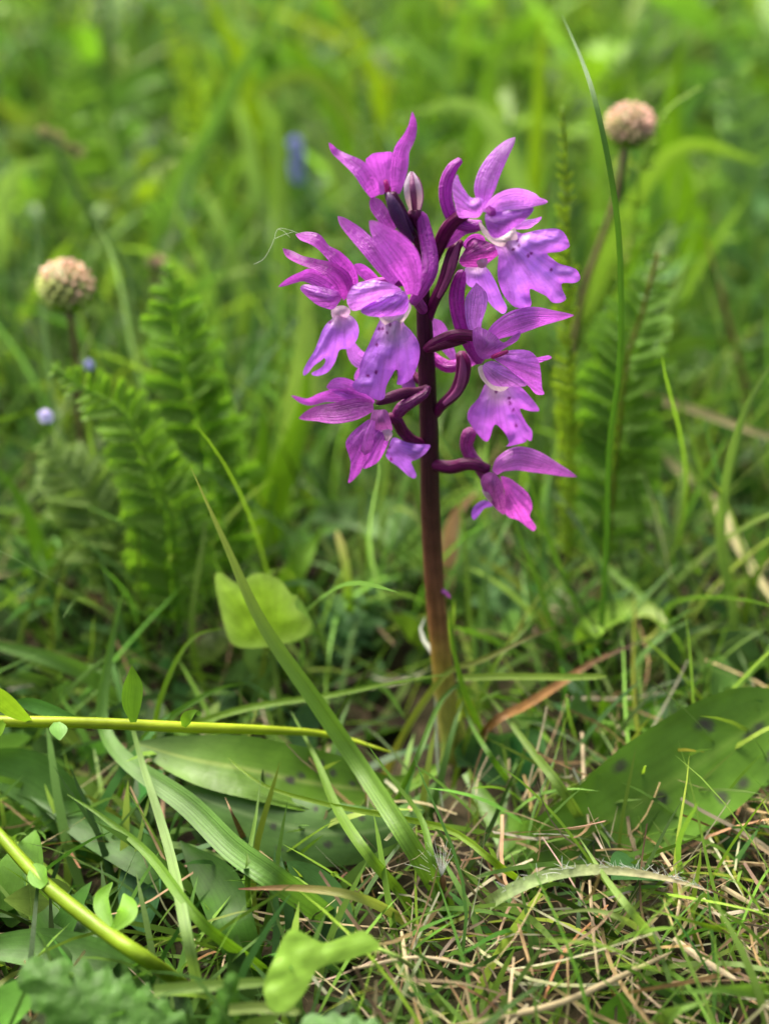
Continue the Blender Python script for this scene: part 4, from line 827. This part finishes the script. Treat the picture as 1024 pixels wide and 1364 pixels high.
    # large dark leaves low on the left
    for i, (lab, c, wd, col, rl) in enumerate((
            ('large dark green leaf under the thick yellow green stalk', [(150, 1330, -0.06), (110, 1270, -0.05), (70, 1210, -0.042), (30, 1160, -0.036)], [20, 70, 74, 12], (0.038, 0.105, 0.012), -20),
            ('smooth green leaf with a pale margin behind the large toothed leaf', [(240, 1340, -0.06), (150, 1290, -0.056), (60, 1265, -0.055), (-40, 1262, -0.055)], [20, 50, 60, 40], (0.06, 0.15, 0.022), -20),
            ('dark leaf lying behind the mid green slanting blade', [(260, 1200, -0.042), (200, 1150, -0.036), (120, 1100, -0.03), (40, 1060, -0.024)], [12, 50, 54, 12], (0.042, 0.115, 0.014), -10),
            ('dark green leaf under the broad bluish green blade', [(330, 1290, -0.054), (310, 1230, -0.046), (290, 1180, -0.04), (240, 1120, -0.033)], [12, 54, 60, 12], (0.042, 0.115, 0.012), 0),
            ('dull green leaf at the picture side below the level yellow green stalk', [(90, 1080, -0.026), (50, 1040, -0.022), (0, 1020, -0.02), (-50, 1010, -0.02)], [20, 60, 70, 30], (0.05, 0.125, 0.02), 10))):
        if i == 4: lab = 'dull green leaf lying just below the level yellow green stalk'
        blade(c, wd, col, lab, name='herb_leaf', cat='leaf', lift=0.007, mat=M_LEAF, roll=rl, fold=0, cup=0.4, m=9, tipround=0.3, n=24, ruffle=0.03, seed=80+i)
    # cluster of small bright lobed leaves on the right
    T = thing('bright_herb', Y(850, 985, 0.012), 'clump of small bright green lobed leaves beside the right spotted leaf', 'herb')
    for a, b_, y, dx, h, wd, col in ((815, 985, 0.010, -12, 62, 28, (0.15, 0.33, 0.02)), (838, 985, 0.012, 2, 66, 26, (0.17, 0.36, 0.02)), (868, 990, 0.014, 6, 60, 24, (0.12, 0.29, 0.03)), (892, 985, 0.018, 16, 56, 22, (0.12, 0.27, 0.04)), (800, 1000, 0.008, -22, 40, 24, (0.13, 0.30, 0.02)), (905, 1010, 0.008, -6, 40, 26, (0.10, 0.24, 0.02))):
        blade([(a, b_, y), (a+dx*0.4, b_-h*0.5, y-0.002), (a+dx, b_-h, y-0.004)], [8, wd, wd, wd*0.5], col, None, name='leaf', cat=None, mat=M_LEAF, roll=random.uniform(-55, 55), fold=0, cup=0.5, tipround=0.5, parent=T, m=7, n=26, lift=0.004, ruffle=0.06, seed=a)
    # curled pale leaf behind
    blade([(790, 880, 0.04), (785, 845, 0.042), (825, 818, 0.045), (862, 818, 0.045), (878, 838, 0.043), (850, 856, 0.041)], [18, 34, 40, 44, 34, 16], (0.16, 0.30, 0.03), 'curled leaf with a pale yellow end behind the bright lobed clump', name='curled_leaf', cat='leaf', mat=M_LEAF, roll=10, roll2=60, fold=0, cup=0.8, m=9, tipcol=(0.52, 0.55, 0.24))
    # pale peach withered bloom behind the stem
    blade([(598, 735, 0.05), (602, 705, 0.05), (612, 680, 0.05), (634, 655, 0.05)], [12, 22, 26, 10], (0.52, 0.32, 0.17), 'withered peach coloured bloom close behind the lowest orchid flower', name='withered_bloom', cat='flower', mat=M_STRAW, roll=10, fold=0, cup=0.8)
    # white curled scale beside the lower stem
    blade([(580, 872, 0.006), (566, 855, 0.006), (560, 835, 0.006), (566, 822, 0.006)], [7, 13, 13, 6], (0.62, 0.66, 0.58), 'small white curled scale beside the lower orchid stem', name='white_scale', cat='scale', mat=M_FLUFF, roll=20, fold=0, cup=0.8, n=14)
broad_leaves()

# ------------------------------------------------------------------ plants behind the orchid
PINNA = make_mesh('pinna', PV, PF, (0.09, 0.2, 0.03), None, M_FERN)
def feather(ctrl, hw, label, col, pairs=20, roll=0, group=None, flop=0.0, stemcol=None, up=28, seed=0):
    """a feathery leaf: midrib and pinnae, each pinna an object of its own that shares its mesh"""
    col = np.array(col)*np.array((1.75, 1.5, 1.5)); P = line(ctrl, 60, True); T = thing('feathery_leaf', P[0], label, 'leaf', group)
    d = np.median([pxm(Vector(Y(*c))) for c in ctrl])
    r = np.linspace(0.9, 0.4, len(P))*0.0009
    put('midrib', tube(P, r, col if stemcol is None else stemcol, m=6), M_FERN, T)
    me = make_mesh('pinna', PV, PF, col, None, M_FERN)
    Tn, Sd, N = smooth_frames(P); rr = random.Random(seed); org = Vector(P[0])
    a0 = math.radians(roll); i0 = int(len(P)*0.22)
    for k in range(pairs):
        t = (k+0.5)/pairs; i = int(i0+(len(P)-1-i0)*t)
        w_ = np.interp(t, np.linspace(0, 1, len(hw)), hw)*d
        for sg in (-1, 1):
            S2 = Vector(Sd[i]*math.cos(a0)+N[i]*math.sin(a0))*sg; N2 = Vector(np.cross(Sd[i], Tn[i])*math.cos(a0)-Sd[i]*math.sin(a0)); Tv = Vector(Tn[i])
            a = math.radians(up+rr.uniform(-9, 9)); fl = flop+rr.uniform(-0.35, 0.35)
            X = (S2*math.cos(a)+Tv*math.sin(a)+N2*fl).normalized(); Zv = (N2+Tv*rr.uniform(0.2, 0.9)).normalized(); Yv = Zv.cross(X).normalized(); Zv = X.cross(Yv)
            L = w_*rr.uniform(0.85, 1.12)
            o = bpy.data.objects.new('pinna', me); COL.objects.link(o); o.parent = T
            M = Matrix((X*L, Yv*L, Zv*L)).transposed().to_4x4(); M.translation = Vector(P[i])-org
            o.matrix_local = M
    return T
def seedhead(px, py, y, rx, ry, label, stalkpts, top, bottom, seed=0, n_=95):
    c = Y(px, py, y); u = pxm(c); rr = random.Random(seed)
    P = line(stalkpts, 20); T = thing('bud_head', P[0], label, 'flower head', None)
    put('stalk', tube(P, np.full(len(P), 4.2*u), (0.13, 0.085, 0.04), m=8), M_BROWN, T)
    ga = math.pi*(3-math.sqrt(5)); gs = []
    core = []
    for k in range(n_):
        zz = 1-2*(k+0.5)/n_
        if zz < -0.72: continue
        q = math.sqrt(1-zz*zz); dd = Vector((q*math.cos(ga*k), q*math.sin(ga*k), zz)); p = c+Vector((dd.x*rx*u, dd.y*rx*u, dd.z*ry*u)); s = (3.5 if zz > -0.3 else 2.9)*u*rr.uniform(0.8, 1.15)
        col = np.array(top if (zz+rr.uniform(-0.5, 0.5)+dd.x*0.35 > 0.0) else bottom)*rr.uniform(0.75, 1.2)
        V = []; F = []
        dd = dd.normalized(); a1 = dd.orthogonal().normalized(); a2 = dd.cross(a1)
        for ring, (h_, r_) in enumerate(((-1.5, 0.5), (-0.4, 0.95), (0.5, 0.9), (1.1, 0.4))):
            for j in range(6):
                a = j*math.pi/3; V.append(p+dd*h_*s+(a1*math.cos(a)+a2*math.sin(a))*r_*s)
        for ring in range(3):
            for j in range(6): F.append((ring*6+j, ring*6+(j+1) % 6, ring*6+6+(j+1) % 6, ring*6+6+j))
        V.append(p+dd*1.25*s); F += [(18+j, 18+(j+1) % 6, 24) for j in range(6)]
        gs.append((np.array(V), F, col, None))
    put('florets', merge(gs), M_BUD, T, kind='stuff')
    a = np.linspace(-1, 1, 9); prof = np.sqrt(np.clip(1-a*a, 0.01, 1))
    put('head', tube(np.array([c+Vector((0, 0, q*ry*u*0.9)) for q in a]), prof*rx*u*0.88, (0.20, 0.22, 0.07), m=12), M_BUD, T)
    for j in range(7):
        an = j/7*2*math.pi; h_ = Vector((math.cos(an), math.sin(an), 0)); b0 = c+Vector((0, 0, -ry*u*1.05))
        pts = catmull([tuple(b0), tuple(b0+h_*rx*u*0.6+Vector((0, 0, 0.15*ry*u))), tuple(b0+h_*rx*u*1.15+Vector((0, 0, 0.75*ry*u)))], 8)
        put('bract', ribbon(pts, np.array([5, 6, 7, 7, 6, 5, 4, 2, 0.6])*u, (0.13, 0.24, 0.02), m=3), M_LEAF, T)
    return T
def blue_flower(px, py, y, r, label, stalkpts, col, nf=1):
    c = Y(px, py, y); u = pxm(c); P = line(stalkpts, 14); T = thing('blue_flower', P[0], label, 'flower')
    put('stalk', tube(P, 0.0004, (0.10, 0.2, 0.03), m=6), M_STEM, T)
    for q in range(nf):
        cc = c+Vector((0.0008*(q % 2), 0, -q*r*u*1.5))
        for j in range(5):
            an = j/5*2*math.pi+0.3; dd = Vector((math.cos(an), -0.35, math.sin(an)))
            pts = catmull([tuple(cc), tuple(cc+dd*r*u*0.6), tuple(cc+dd*r*u)], 6)
            put('petal', ribbon(pts, np.array([3, 6, 8, 9, 9, 7, 3])*r/9*u, col, m=5, cup=0.3), M_LIP, T)
def background():
    # feathery leaves
    feather([(300, 700, 0.058), (275, 579, 0.058), (259, 532, 0.058), (239, 433, 0.06), (224, 352, 0.062)], [50, 76, 80, 72, 56, 14], 'tall feathery leaf standing behind the left of the orchid', (0.10, 0.24, 0.02), 34, 25, flop=0.2, seed=1)
    feather([(232, 760, 0.036), (229, 698, 0.036), (212, 652, 0.037), (186, 589, 0.038), (159, 545, 0.04), (110, 516, 0.041), (70, 487, 0.042)], [60, 76, 72, 58, 42, 12], 'feathery leaf arching left in front of the left bud head', (0.11, 0.25, 0.02), 34, 10, flop=0.1, seed=2)
    feather([(185, 790, 0.045), (140, 700, 0.046), (100, 640, 0.048), (55, 590, 0.05)], [50, 80, 76, 56, 12], 'pale feathery leaf spreading low under the left bud head', (0.115, 0.215, 0.045), 26, -20, seed=3)
    feather([(265, 760, 0.08), (200, 690, 0.082), (130, 640, 0.086), (60, 640, 0.09)], [36, 60, 58, 40, 8], 'bluish feathery leaf lying behind the pale feathery leaf', (0.075, 0.18, 0.05), 20, 20, seed=4)
    feather([(825, 560, 0.06), (835, 480, 0.06), (855, 415, 0.062), (876, 337, 0.064)], [54, 84, 80, 60, 14], 'feathery leaf with a brown midrib below the right bud head', (0.085, 0.21, 0.018), 28, 15, stemcol=(0.2, 0.15, 0.03), seed=5)
    feather([(762, 560, 0.05), (758, 480, 0.05), (756, 383, 0.052), (755, 254, 0.054), (748, 142, 0.058)], [18, 28, 30, 28, 22, 8], 'slim yellow green feathery leaf standing upright beside the orchid', (0.15, 0.27, 0.015), 46, 35, flop=0.3, up=45, stemcol=(0.18, 0.31, 0.015), seed=6)
    feather([(845, 300, 0.105), (855, 215, 0.105), (887, 150, 0.108), (934, 116, 0.11)], [16, 30, 30, 20, 6], 'small feathery leaf spreading right behind the right bud head', (0.13, 0.26, 0.02), 14, 20, seed=7)
    feather([(700, 660, 0.11), (730, 600, 0.11), (790, 560, 0.112), (840, 545, 0.114)], [30, 50, 50, 34, 8], 'feathery leaf low behind the sepal of the lowest orchid flower', (0.09, 0.2, 0.03), 16, 10, seed=8)
    feather([(440, 880, 0.05), (470, 820, 0.052), (510, 780, 0.054), (560, 760, 0.056)], [24, 44, 44, 30, 8], 'bluish feathery leaf low behind the orchid stem', (0.06, 0.16, 0.05), 16, 10, seed=9)
    feather([(700, 860, 0.055), (660, 800, 0.056), (640, 740, 0.058), (630, 690, 0.06)], [24, 44, 44, 30, 8], 'dark feathery leaf right behind the bare stem of the orchid', (0.06, 0.16, 0.045), 16, -10, seed=10)
    feather([(285, 330, 0.30), (268, 180, 0.30), (250, 100, 0.30), (222, 16, 0.30)], [14, 22, 24, 22, 8], 'bright yellow green feathery leaf upright far behind the left flowers', (0.20, 0.34, 0.015), 26, 20, seed=11)
    feather([(560, 200, 0.33), (556, 120, 0.33), (566, 50, 0.33), (560, -30, 0.33)], [20, 40, 42, 40, 30], 'broad feathery leaf far behind the topmost orchid flower', (0.12, 0.26, 0.02), 22, 10, seed=12)
    feather([(480, 420, 0.2), (484, 330, 0.2), (482, 220, 0.2), (488, 110, 0.2)], [16, 22, 22, 20, 8], 'pale slender feathery leaf just behind the topmost orchid flower', (0.12, 0.23, 0.07), 24, 20, seed=13)
    feather([(60, 330, 0.25), (95, 240, 0.25), (100, 140, 0.25), (85, 60, 0.25)], [30, 50, 50, 40, 10], 'broad feathery leaf behind the pale grass spike', (0.11, 0.24, 0.03), 20, 0, seed=14)
    feather([(990, 330, 0.22), (1000, 230, 0.22), (985, 140, 0.22), (950, 60, 0.22)], [30, 54, 54, 40, 10], 'large bluish feathery leaf far behind the right bud head', (0.09, 0.20, 0.06), 20, 0, seed=15)
    feather([(990, 560, 0.14), (970, 480, 0.14), (930, 430, 0.14), (900, 420, 0.14)], [24, 44, 40, 30, 8], 'feathery leaf leaning over the long tan straw', (0.08, 0.19, 0.04), 16, 0, seed=16)
    # bud heads
    seedhead(839, 166, 0.10, 31, 27, 'round pink bud head on a brown stalk beside the long thin dark blade', [(770, 420, 0.098), (781, 376, 0.098), (806, 305, 0.099), (823, 254, 0.10), (831, 196, 0.10)], (0.88, 0.56, 0.42), (0.70, 0.55, 0.30), 1)
    seedhead(88, 380, 0.075, 35, 32, 'round pink and yellow green bud head above the arching feathery leaf', [(106, 560, 0.078), (102, 479, 0.077), (96, 433, 0.076), (91, 415, 0.075)], (0.88, 0.58, 0.40), (0.62, 0.70, 0.20), 2)
    seedhead(208, 350, 0.16, 9, 8, 'tiny pinkish bud head at the top of the tall feathery leaf', [(214, 450, 0.16), (210, 400, 0.16), (208, 358, 0.16)], (0.5, 0.28, 0.2), (0.35, 0.3, 0.15), 3, 30)
    blade([(812, 190, 0.10), (803, 194, 0.099), (790, 202, 0.097), (783, 218, 0.096)], [4, 8, 9, 3], (0.35, 0.42, 0.25), None, name='bract', cat=None, ground=False, parent=None) if False else None
    # blue flowers
    blue_flower(62, 553, 0.05, 11, 'tiny pale blue flower beside the arching feathery leaf', [(70, 640, 0.055), (66, 600, 0.053), (62, 556, 0.05)], (0.62, 0.68, 0.88))
    blue_flower(119, 485, 0.08, 7, 'tiny blue flower under the left bud head', [(122, 560, 0.082), (120, 520, 0.081), (119, 488, 0.08)], (0.42, 0.50, 0.82))
    blue_flower(393, 190, 0.26, 10, 'blurred blue flower spike beside the pale upright blade', [(398, 330, 0.26), (394, 260, 0.26), (393, 190, 0.26)], (0.25, 0.28, 0.70), 4)
    # pale grass spike with its stem
    T = thing('grass_spike', Y(199, 410, 0.16), 'pale cream grass spike on a slanting green stem', 'grass spike')
    stalk([(230, 470, 0.16), (199, 410, 0.16), (150, 335, 0.16), (112, 270, 0.16), (78, 205, 0.16), (58, 178, 0.16)], [12, 12, 11, 10, 8, 5], (0.12, 0.22, 0.06), T, 'stem', M_WAXY)
    rr = random.Random(5)
    for k in range(16):
        t = k/15; a = (58+t*56, 176+t*34+rr.uniform(-5, 5)); b_ = (a[0]-14+rr.uniform(-8, 8), a[1]-10+rr.uniform(-8, 8))
        blade([(a[0], a[1], 0.16), ((a[0]+b_[0])/2, (a[1]+b_[1])/2-3, 0.158), (b_[0], b_[1], 0.156)], [4, 11, 3], (0.46, 0.46, 0.26), None, name='spikelet', cat=None, mat=M_STRAW, ground=False, parent=T, n=6, m=3)
    # single blades one can follow
    blade([(808, 720, 0.02), (812, 594, 0.018), (824, 500, 0.015), (827, 415, 0.013), (824, 318, 0.012), (813, 231, 0.012), (793, 137, 0.018), (774, 79, 0.03), (748, 20, 0.05)], [7, 8, 8, 8, 8, 8, 8, 7, 3], (0.055, 0.15, 0.025), 'long thin dark grass blade rising past the right bud head', roll=10, n=50)
    blade([(976, 810, 0.03), (960, 728, 0.03), (964, 659, 0.028), (979, 587, 0.026), (998, 533, 0.025), (1030, 480, 0.025)], [12, 13, 13, 13, 12, 9], (0.15, 0.27, 0.09), 'pale arching blade in front of the tan straws', roll=10, n=36)
    blade([(831, 520, 0.09), (922, 545, 0.085), (983, 568, 0.08), (1050, 590, 0.075)], [9, 11, 11, 9], (0.36, 0.32, 0.15), 'long tan straw lying over the grass above the slanting straw', name='dry_straw', cat='straw', mat=M_STRAW, roll=0, ground=False)
    blade([(846, 575, 0.10), (907, 629, 0.09), (953, 671, 0.08), (995, 747, 0.07), (1040, 815, 0.06)], [8, 12, 13, 13, 12], (0.32, 0.30, 0.14), 'tan straw slanting down to the right behind the pale arching blade', name='dry_straw', cat='straw', mat=M_STRAW, roll=0, ground=False)
    blade([(930, 765, 0.06), (922, 751, 0.06), (854, 655, 0.065), (793, 591, 0.07), (747, 526, 0.07), (720, 490, 0.072)], [7, 7, 8, 8, 6, 3], (0.12, 0.25, 0.03), 'thin blade slanting up left behind the lowest orchid flower', roll=0, n=30)
    blade([(910, 845, 0.04), (869, 808, 0.045), (793, 743, 0.05), (724, 694, 0.055), (690, 672, 0.058)], [8, 9, 10, 9, 3], (0.11, 0.24, 0.03), 'green blade slanting up left under the lowest orchid flower', roll=0)
    blade([(968, 760, 0.05), (941, 652, 0.05), (915, 568, 0.05), (892, 480, 0.052), (880, 430, 0.054)], [5, 6, 6, 5, 2], (0.14, 0.26, 0.06), 'hair thin blade crossing the slanting tan straw', roll=0)
    blade([(760, 915, 0.015), (724, 800, 0.02), (690, 709, 0.024), (672, 650, 0.028)], [6, 7, 7, 3], (0.10, 0.23, 0.03), 'thin upright blade under the lowest orchid flower', roll=0)
    blade([(802, 885, 0.02), (754, 777, 0.026), (709, 655, 0.03), (690, 560, 0.034)], [6, 7, 7, 2], (0.10, 0.23, 0.03), 'thin blade rising behind the right side petals of the orchid', roll=0)
    blade([(990, 500, 0.12), (984, 480, 0.12), (958, 383, 0.12), (936, 302, 0.122)], [7, 7, 6, 4], (0.22, 0.13, 0.06), 'reddish dry stalk standing behind the pale arching blade', mat=M_BROWN, roll=0)
    blade([(465, 800, 0.04), (460, 750, 0.04), (448, 706, 0.04)], [12, 12, 10], (0.15, 0.30, 0.02), 'cut green blade stub with a pale end left of the bare stem', tipround=0.1, tipcol=(0.45, 0.42, 0.25), roll=0)
    blade([(375, 800, 0.05), (395, 760, 0.05), (420, 720, 0.05), (432, 700, 0.05)], [14, 34, 34, 6], (0.12, 0.25, 0.02), 'oval green leaf standing above the bright backlit leaf', name='oval_leaf', cat='leaf', mat=M_LEAF, roll=20, fold=0, cup=0.4, m=7)
    blade([(560, 760, 0.08), (540, 710, 0.085), (490, 685, 0.09), (430, 685, 0.09), (400, 700, 0.088)], [30, 60, 62, 50, 12], (0.15, 0.27, 0.09), 'broad pale leaf arching behind the bare orchid stem', name='arching_leaf', cat='leaf', mat=M_LEAF, roll=-10, fold=0, cup=0.5, m=9, n=30)
    blade([(640, 830, 0.07), (610, 740, 0.075), (560, 700, 0.08), (510, 690, 0.085)], [26, 50, 50, 10], (0.14, 0.26, 0.08), 'second broad pale leaf bending left behind the bare orchid stem', name='arching_leaf', cat='leaf', mat=M_LEAF, roll=10, fold=0, cup=0.5, m=9, n=24)
    for lab, c, wd, col in (
        ('wide pale upright blade close behind the left orchid flowers', [(372, 640, 0.085), (400, 520, 0.085), (408, 430, 0.088), (396, 330, 0.09)], [34, 40, 38, 10], (0.17, 0.29, 0.10)),
        ('pale blunt upright blade below the blurred blue flower spike', [(385, 460, 0.20), (378, 360, 0.20), (373, 260, 0.20), (372, 150, 0.20)], [30, 32, 32, 22], (0.14, 0.26, 0.07)),
        ('bright green blade fanning up left of the lower orchid flowers', [(350, 720, 0.07), (372, 640, 0.07), (400, 560, 0.072), (412, 470, 0.075)], [30, 40, 34, 8], (0.12, 0.26, 0.02)),
        ('yellow green blade beside the fanning bright blade', [(330, 700, 0.085), (385, 620, 0.085), (402, 560, 0.085)], [24, 30, 8], (0.19, 0.31, 0.02)),
        ('broad green blade leaning right in the left thicket', [(300, 720, 0.075), (335, 660, 0.075), (352, 600, 0.076), (350, 520, 0.078)], [24, 34, 30, 6], (0.10, 0.23, 0.02)),
        ('long blurred bluish blade crossing behind the bright feathery leaf', [(200, 350, 0.22), (240, 250, 0.22), (280, 175, 0.22), (320, 100, 0.22), (378, -10, 0.22)], [20, 22, 24, 22, 16], (0.10, 0.22, 0.06)),
        ('short bright blade behind the long blurred bluish blade', [(345, 200, 0.30), (325, 90, 0.30), (295, 30, 0.30), (272, -20, 0.30)], [22, 26, 26, 18], (0.19, 0.33, 0.015)),
        ('broad dark green leaf blade far behind the topmost orchid flower', [(480, 200, 0.28), (450, 140, 0.28), (410, 88, 0.28), (358, 38, 0.28)], [30, 46, 48, 12], (0.10, 0.23, 0.015)),
        ('grey green leaf under the broad dark leaf blade', [(455, 240, 0.27), (430, 185, 0.27), (400, 145, 0.27), (378, 105, 0.27)], [20, 30, 32, 14], (0.15, 0.25, 0.11)),
        ('yellow green blade bending beside the broad feathery leaf', [(500, 110, 0.32), (480, 55, 0.32), (450, 15, 0.32), (425, -20, 0.32)], [16, 22, 22, 14], (0.20, 0.33, 0.015)),
        ('bright blade leaning right above the right flowers', [(620, 250, 0.26), (640, 160, 0.26), (660, 80, 0.26), (700, 10, 0.26)], [20, 26, 26, 14], (0.11, 0.24, 0.03)),
        ('pale blade bending level above the right flowers', [(800, 200, 0.24), (790, 130, 0.24), (740, 85, 0.24), (660, 80, 0.24)], [22, 26, 26, 8], (0.15, 0.29, 0.06)),
        ('vertical yellow green blade behind the right flowers', [(706, 330, 0.22), (712, 220, 0.22), (718, 120, 0.22), (722, 20, 0.22)], [16, 20, 20, 14], (0.17, 0.30, 0.02)),
        ('broad green blade behind the right bud head', [(930, 330, 0.2), (905, 250, 0.2), (895, 150, 0.2), (910, 50, 0.2)], [30, 44, 40, 14], (0.13, 0.28, 0.02)),
        ('bluish blade leaning over beside the large bluish feathery leaf', [(880, 240, 0.24), (920, 140, 0.24), (980, 80, 0.24), (1040, 70, 0.24)], [22, 26, 26, 12], (0.09, 0.22, 0.06)),
        ('thin blade leaning right below the right bud head', [(865, 310, 0.10), (900, 280, 0.10), (945, 248, 0.10), (985, 250, 0.10)], [9, 10, 9, 3], (0.11, 0.24, 0.02)),
        ('pale leaf standing behind the tan straws', [(890, 560, 0.16), (905, 490, 0.16), (925, 440, 0.16), (930, 420, 0.16)], [30, 52, 44, 12], (0.14, 0.28, 0.08)),
        ('blade arching level at the left behind the arching feathery leaf', [(-60, 562, 0.06), (0, 559, 0.06), (46, 546, 0.06)], [12, 13, 4], (0.14, 0.28, 0.02)),
        ('upright blade in the left thicket below the pale leaves', [(60, 760, 0.05), (40, 690, 0.052), (10, 640, 0.055), (-20, 610, 0.056)], [16, 20, 18, 6], (0.09, 0.22, 0.02)),
        ('wide bent blade between the lower feathery leaves', [(20, 780, 0.06), (70, 740, 0.062), (95, 700, 0.064), (60, 640, 0.066)], [20, 24, 20, 5], (0.12, 0.25, 0.03))):
        blade(c, wd, col, lab, roll=random.uniform(-25, 25), fold=0.3, m=5, n=26)
    # tall blades of the thicket, nothing but their place tells them apart
    rr = random.Random(21)
    for k in range(64):
        y = rr.uniform(0.16, 0.62); px = rr.uniform(-60, 1084)
        x0 = (px-512)/FPX*(y+0.227)*1.06; h = rr.uniform(0.06, 0.13)*(0.6+y); az = rr.uniform(0, 6.28); ln = rr.uniform(0.1, 0.75)
        b0 = Vector((x0, y, gl(x0, y))); hd = Vector((math.cos(az), math.sin(az), 0))
        P = catmull([tuple(b0), tuple(b0+hd*h*ln*0.3+Vector((0, 0, h*0.5))), tuple(b0+hd*h*ln*0.75+Vector((0, 0, h*0.92))), tuple(b0+hd*h*ln*1.35+Vector((0, 0, h*(1.12-0.5*ln))))], 16)
        kind, col = rr.choice([('mid green', G_MID), ('bright green', G_BRT), ('yellow green', G_YEL), ('bluish green', G_BLUE), ('pale green', (0.18, 0.31, 0.08))]); col = np.array(col)*rr.uniform(0.85, 1.15); wv = rr.uniform(0.004, 0.010)
        put('tall_grass_strand', ribbon(P, np.interp(np.linspace(0, 1, 17), [0, 0.3, 0.75, 1], [0.6, 1, 0.8, 0.1])*wv, col, roll=rr.uniform(-70, 70), fold=0.3, m=3), M_BLADE, origin=b0,
            label='broad %s grass blade in the thicket far behind the orchid' % kind, cat='grass', group='broad %s blades in the thicket' % kind)
    # leafy plants further back
    for k, (px, y, n_, sc, col, lab) in enumerate((
            (170, 0.34, 16, 1.0, (0.10, 0.23, 0.02), 'leafy green plant behind the pale grass spike'), (20, 0.42, 14, 1.1, (0.14, 0.28, 0.02), 'leafy plant behind the broad feathery leaf at the left'),
            (330, 0.40, 16, 1.0, (0.09, 0.20, 0.03), 'dark leafy plant behind the bright feathery leaf'), (200, 0.24, 12, 0.7, (0.19, 0.31, 0.02), 'yellow green leafy plant between the grass spike and the bluish blade'), (640, 0.42, 16, 1.1, (0.12, 0.26, 0.02), 'leafy plant behind the bright blade above the right flowers'),
            (800, 0.36, 16, 1.0, (0.15, 0.30, 0.02), 'bright leafy plant behind the round pink bud head'), (930, 0.34, 18, 1.1, (0.12, 0.27, 0.03), 'leafy plant behind the large bluish feathery leaf'), (1000, 0.20, 12, 0.7, (0.08, 0.19, 0.05), 'bluish leafy plant behind the reddish dry stalk'),
            (560, 0.55, 16, 1.3, (0.14, 0.28, 0.03), 'leafy plant far behind the topmost orchid flower'), (100, 0.56, 16, 1.3, (0.13, 0.27, 0.03), 'far leafy plant beyond the left feathery leaves'))):
        x0 = (px-512)/FPX*(y+0.227)*1.05; T = thing('leafy_plant', (x0, y, gl(x0, y)), lab, 'plant')
        st = catmull([(x0, y, gl(x0, y)), (x0+0.004*sc, y, 0.04*sc), (x0-0.003*sc, y, 0.085*sc)], 10)
        put('stem', tube(st, 0.0010*sc, np.array(col)*0.9, m=6), M_STEM, T)
        for j in range(n_):
            i = int((j+1)/n_*10); p = Vector(st[i]); an = j*2.4+rr.uniform(-0.4, 0.4); hd = Vector((math.cos(an), math.sin(an), 0)); L = rr.uniform(0.018, 0.032)*sc; u_ = rr.uniform(0.2, 0.9)
            pts = catmull([tuple(p), tuple(p+hd*L*0.5+Vector((0, 0, L*0.5*u_))), tuple(p+hd*L+Vector((0, 0, L*(u_-0.3))))], 10)
            put('leaf', ribbon(pts, np.interp(np.linspace(0, 1, 11), [0, 0.15, 0.5, 0.85, 1], [0.12, 0.6, 1, 0.6, 0.08])*L*0.42, np.array(col)*rr.uniform(0.8, 1.25), roll=rr.uniform(-40, 40), fold=0.25, m=5), M_LEAF, T)
background()

def fine_things():
    # downy seed tuft caught at the base of the long blade
    c = Y(588, 1168, -0.048)
    if c.z < 0.012: c = Z(588, 1168, 0.012)
    T = thing('seed_tuft', c, 'downy white seed tuft at the foot of the long leaning blade', 'seed tuft'); hs = []
    rr = random.Random(9)
    for k in range(46):
        d = Vector((rr.gauss(-0.15, 0.28), rr.gauss(-0.1, 0.3), rr.uniform(0.6, 1.0))).normalized()*rr.uniform(0.003, 0.0085)
        hs.append(tube(np.array([c, c+d*0.5+Vector((0, 0, 0.0003)), c+d]), [0.00004, 0.00003, 0.000015], (0.8, 0.82, 0.78), m=4, cap=False))
    put('down', merge(hs), M_FLUFF, T, kind='stuff')
    put('seed', tube(catmull([tuple(c+Vector((0, 0, 0.0004))), tuple(c+Vector((0.0003, 0, -0.0015))), tuple(c+Vector((0.0004, 0, -0.003)))], 6), [0.0003, 0.0005, 0.0006, 0.0006, 0.0005, 0.0004, 0.0002], (0.2, 0.1, 0.04), m=6), M_BROWN, T)
    # spider thread from the left sepal
    def th(pts): return tube(catmull([tuple(O(*p)) for p in pts], 14), 0.000018, (0.75, 0.78, 0.75), m=4)
    T = put('spider_thread', merge([th([(398, 311, 1), (385, 306, 2), (370, 305, 3), (364, 322, 4), (352, 344, 5), (338, 352, 6)]), th([(390, 309, 1.5), (380, 312, 3), (366, 318, 4)]), th([(370, 305, 3), (378, 308, 3), (386, 316, 2)])]), M_FLUFF,
            label='fine white spider thread hanging from the left orchid sepal', cat='thread')
fine_things()

for o in bpy.data.objects:
    if '_w' in o: del o['_w']
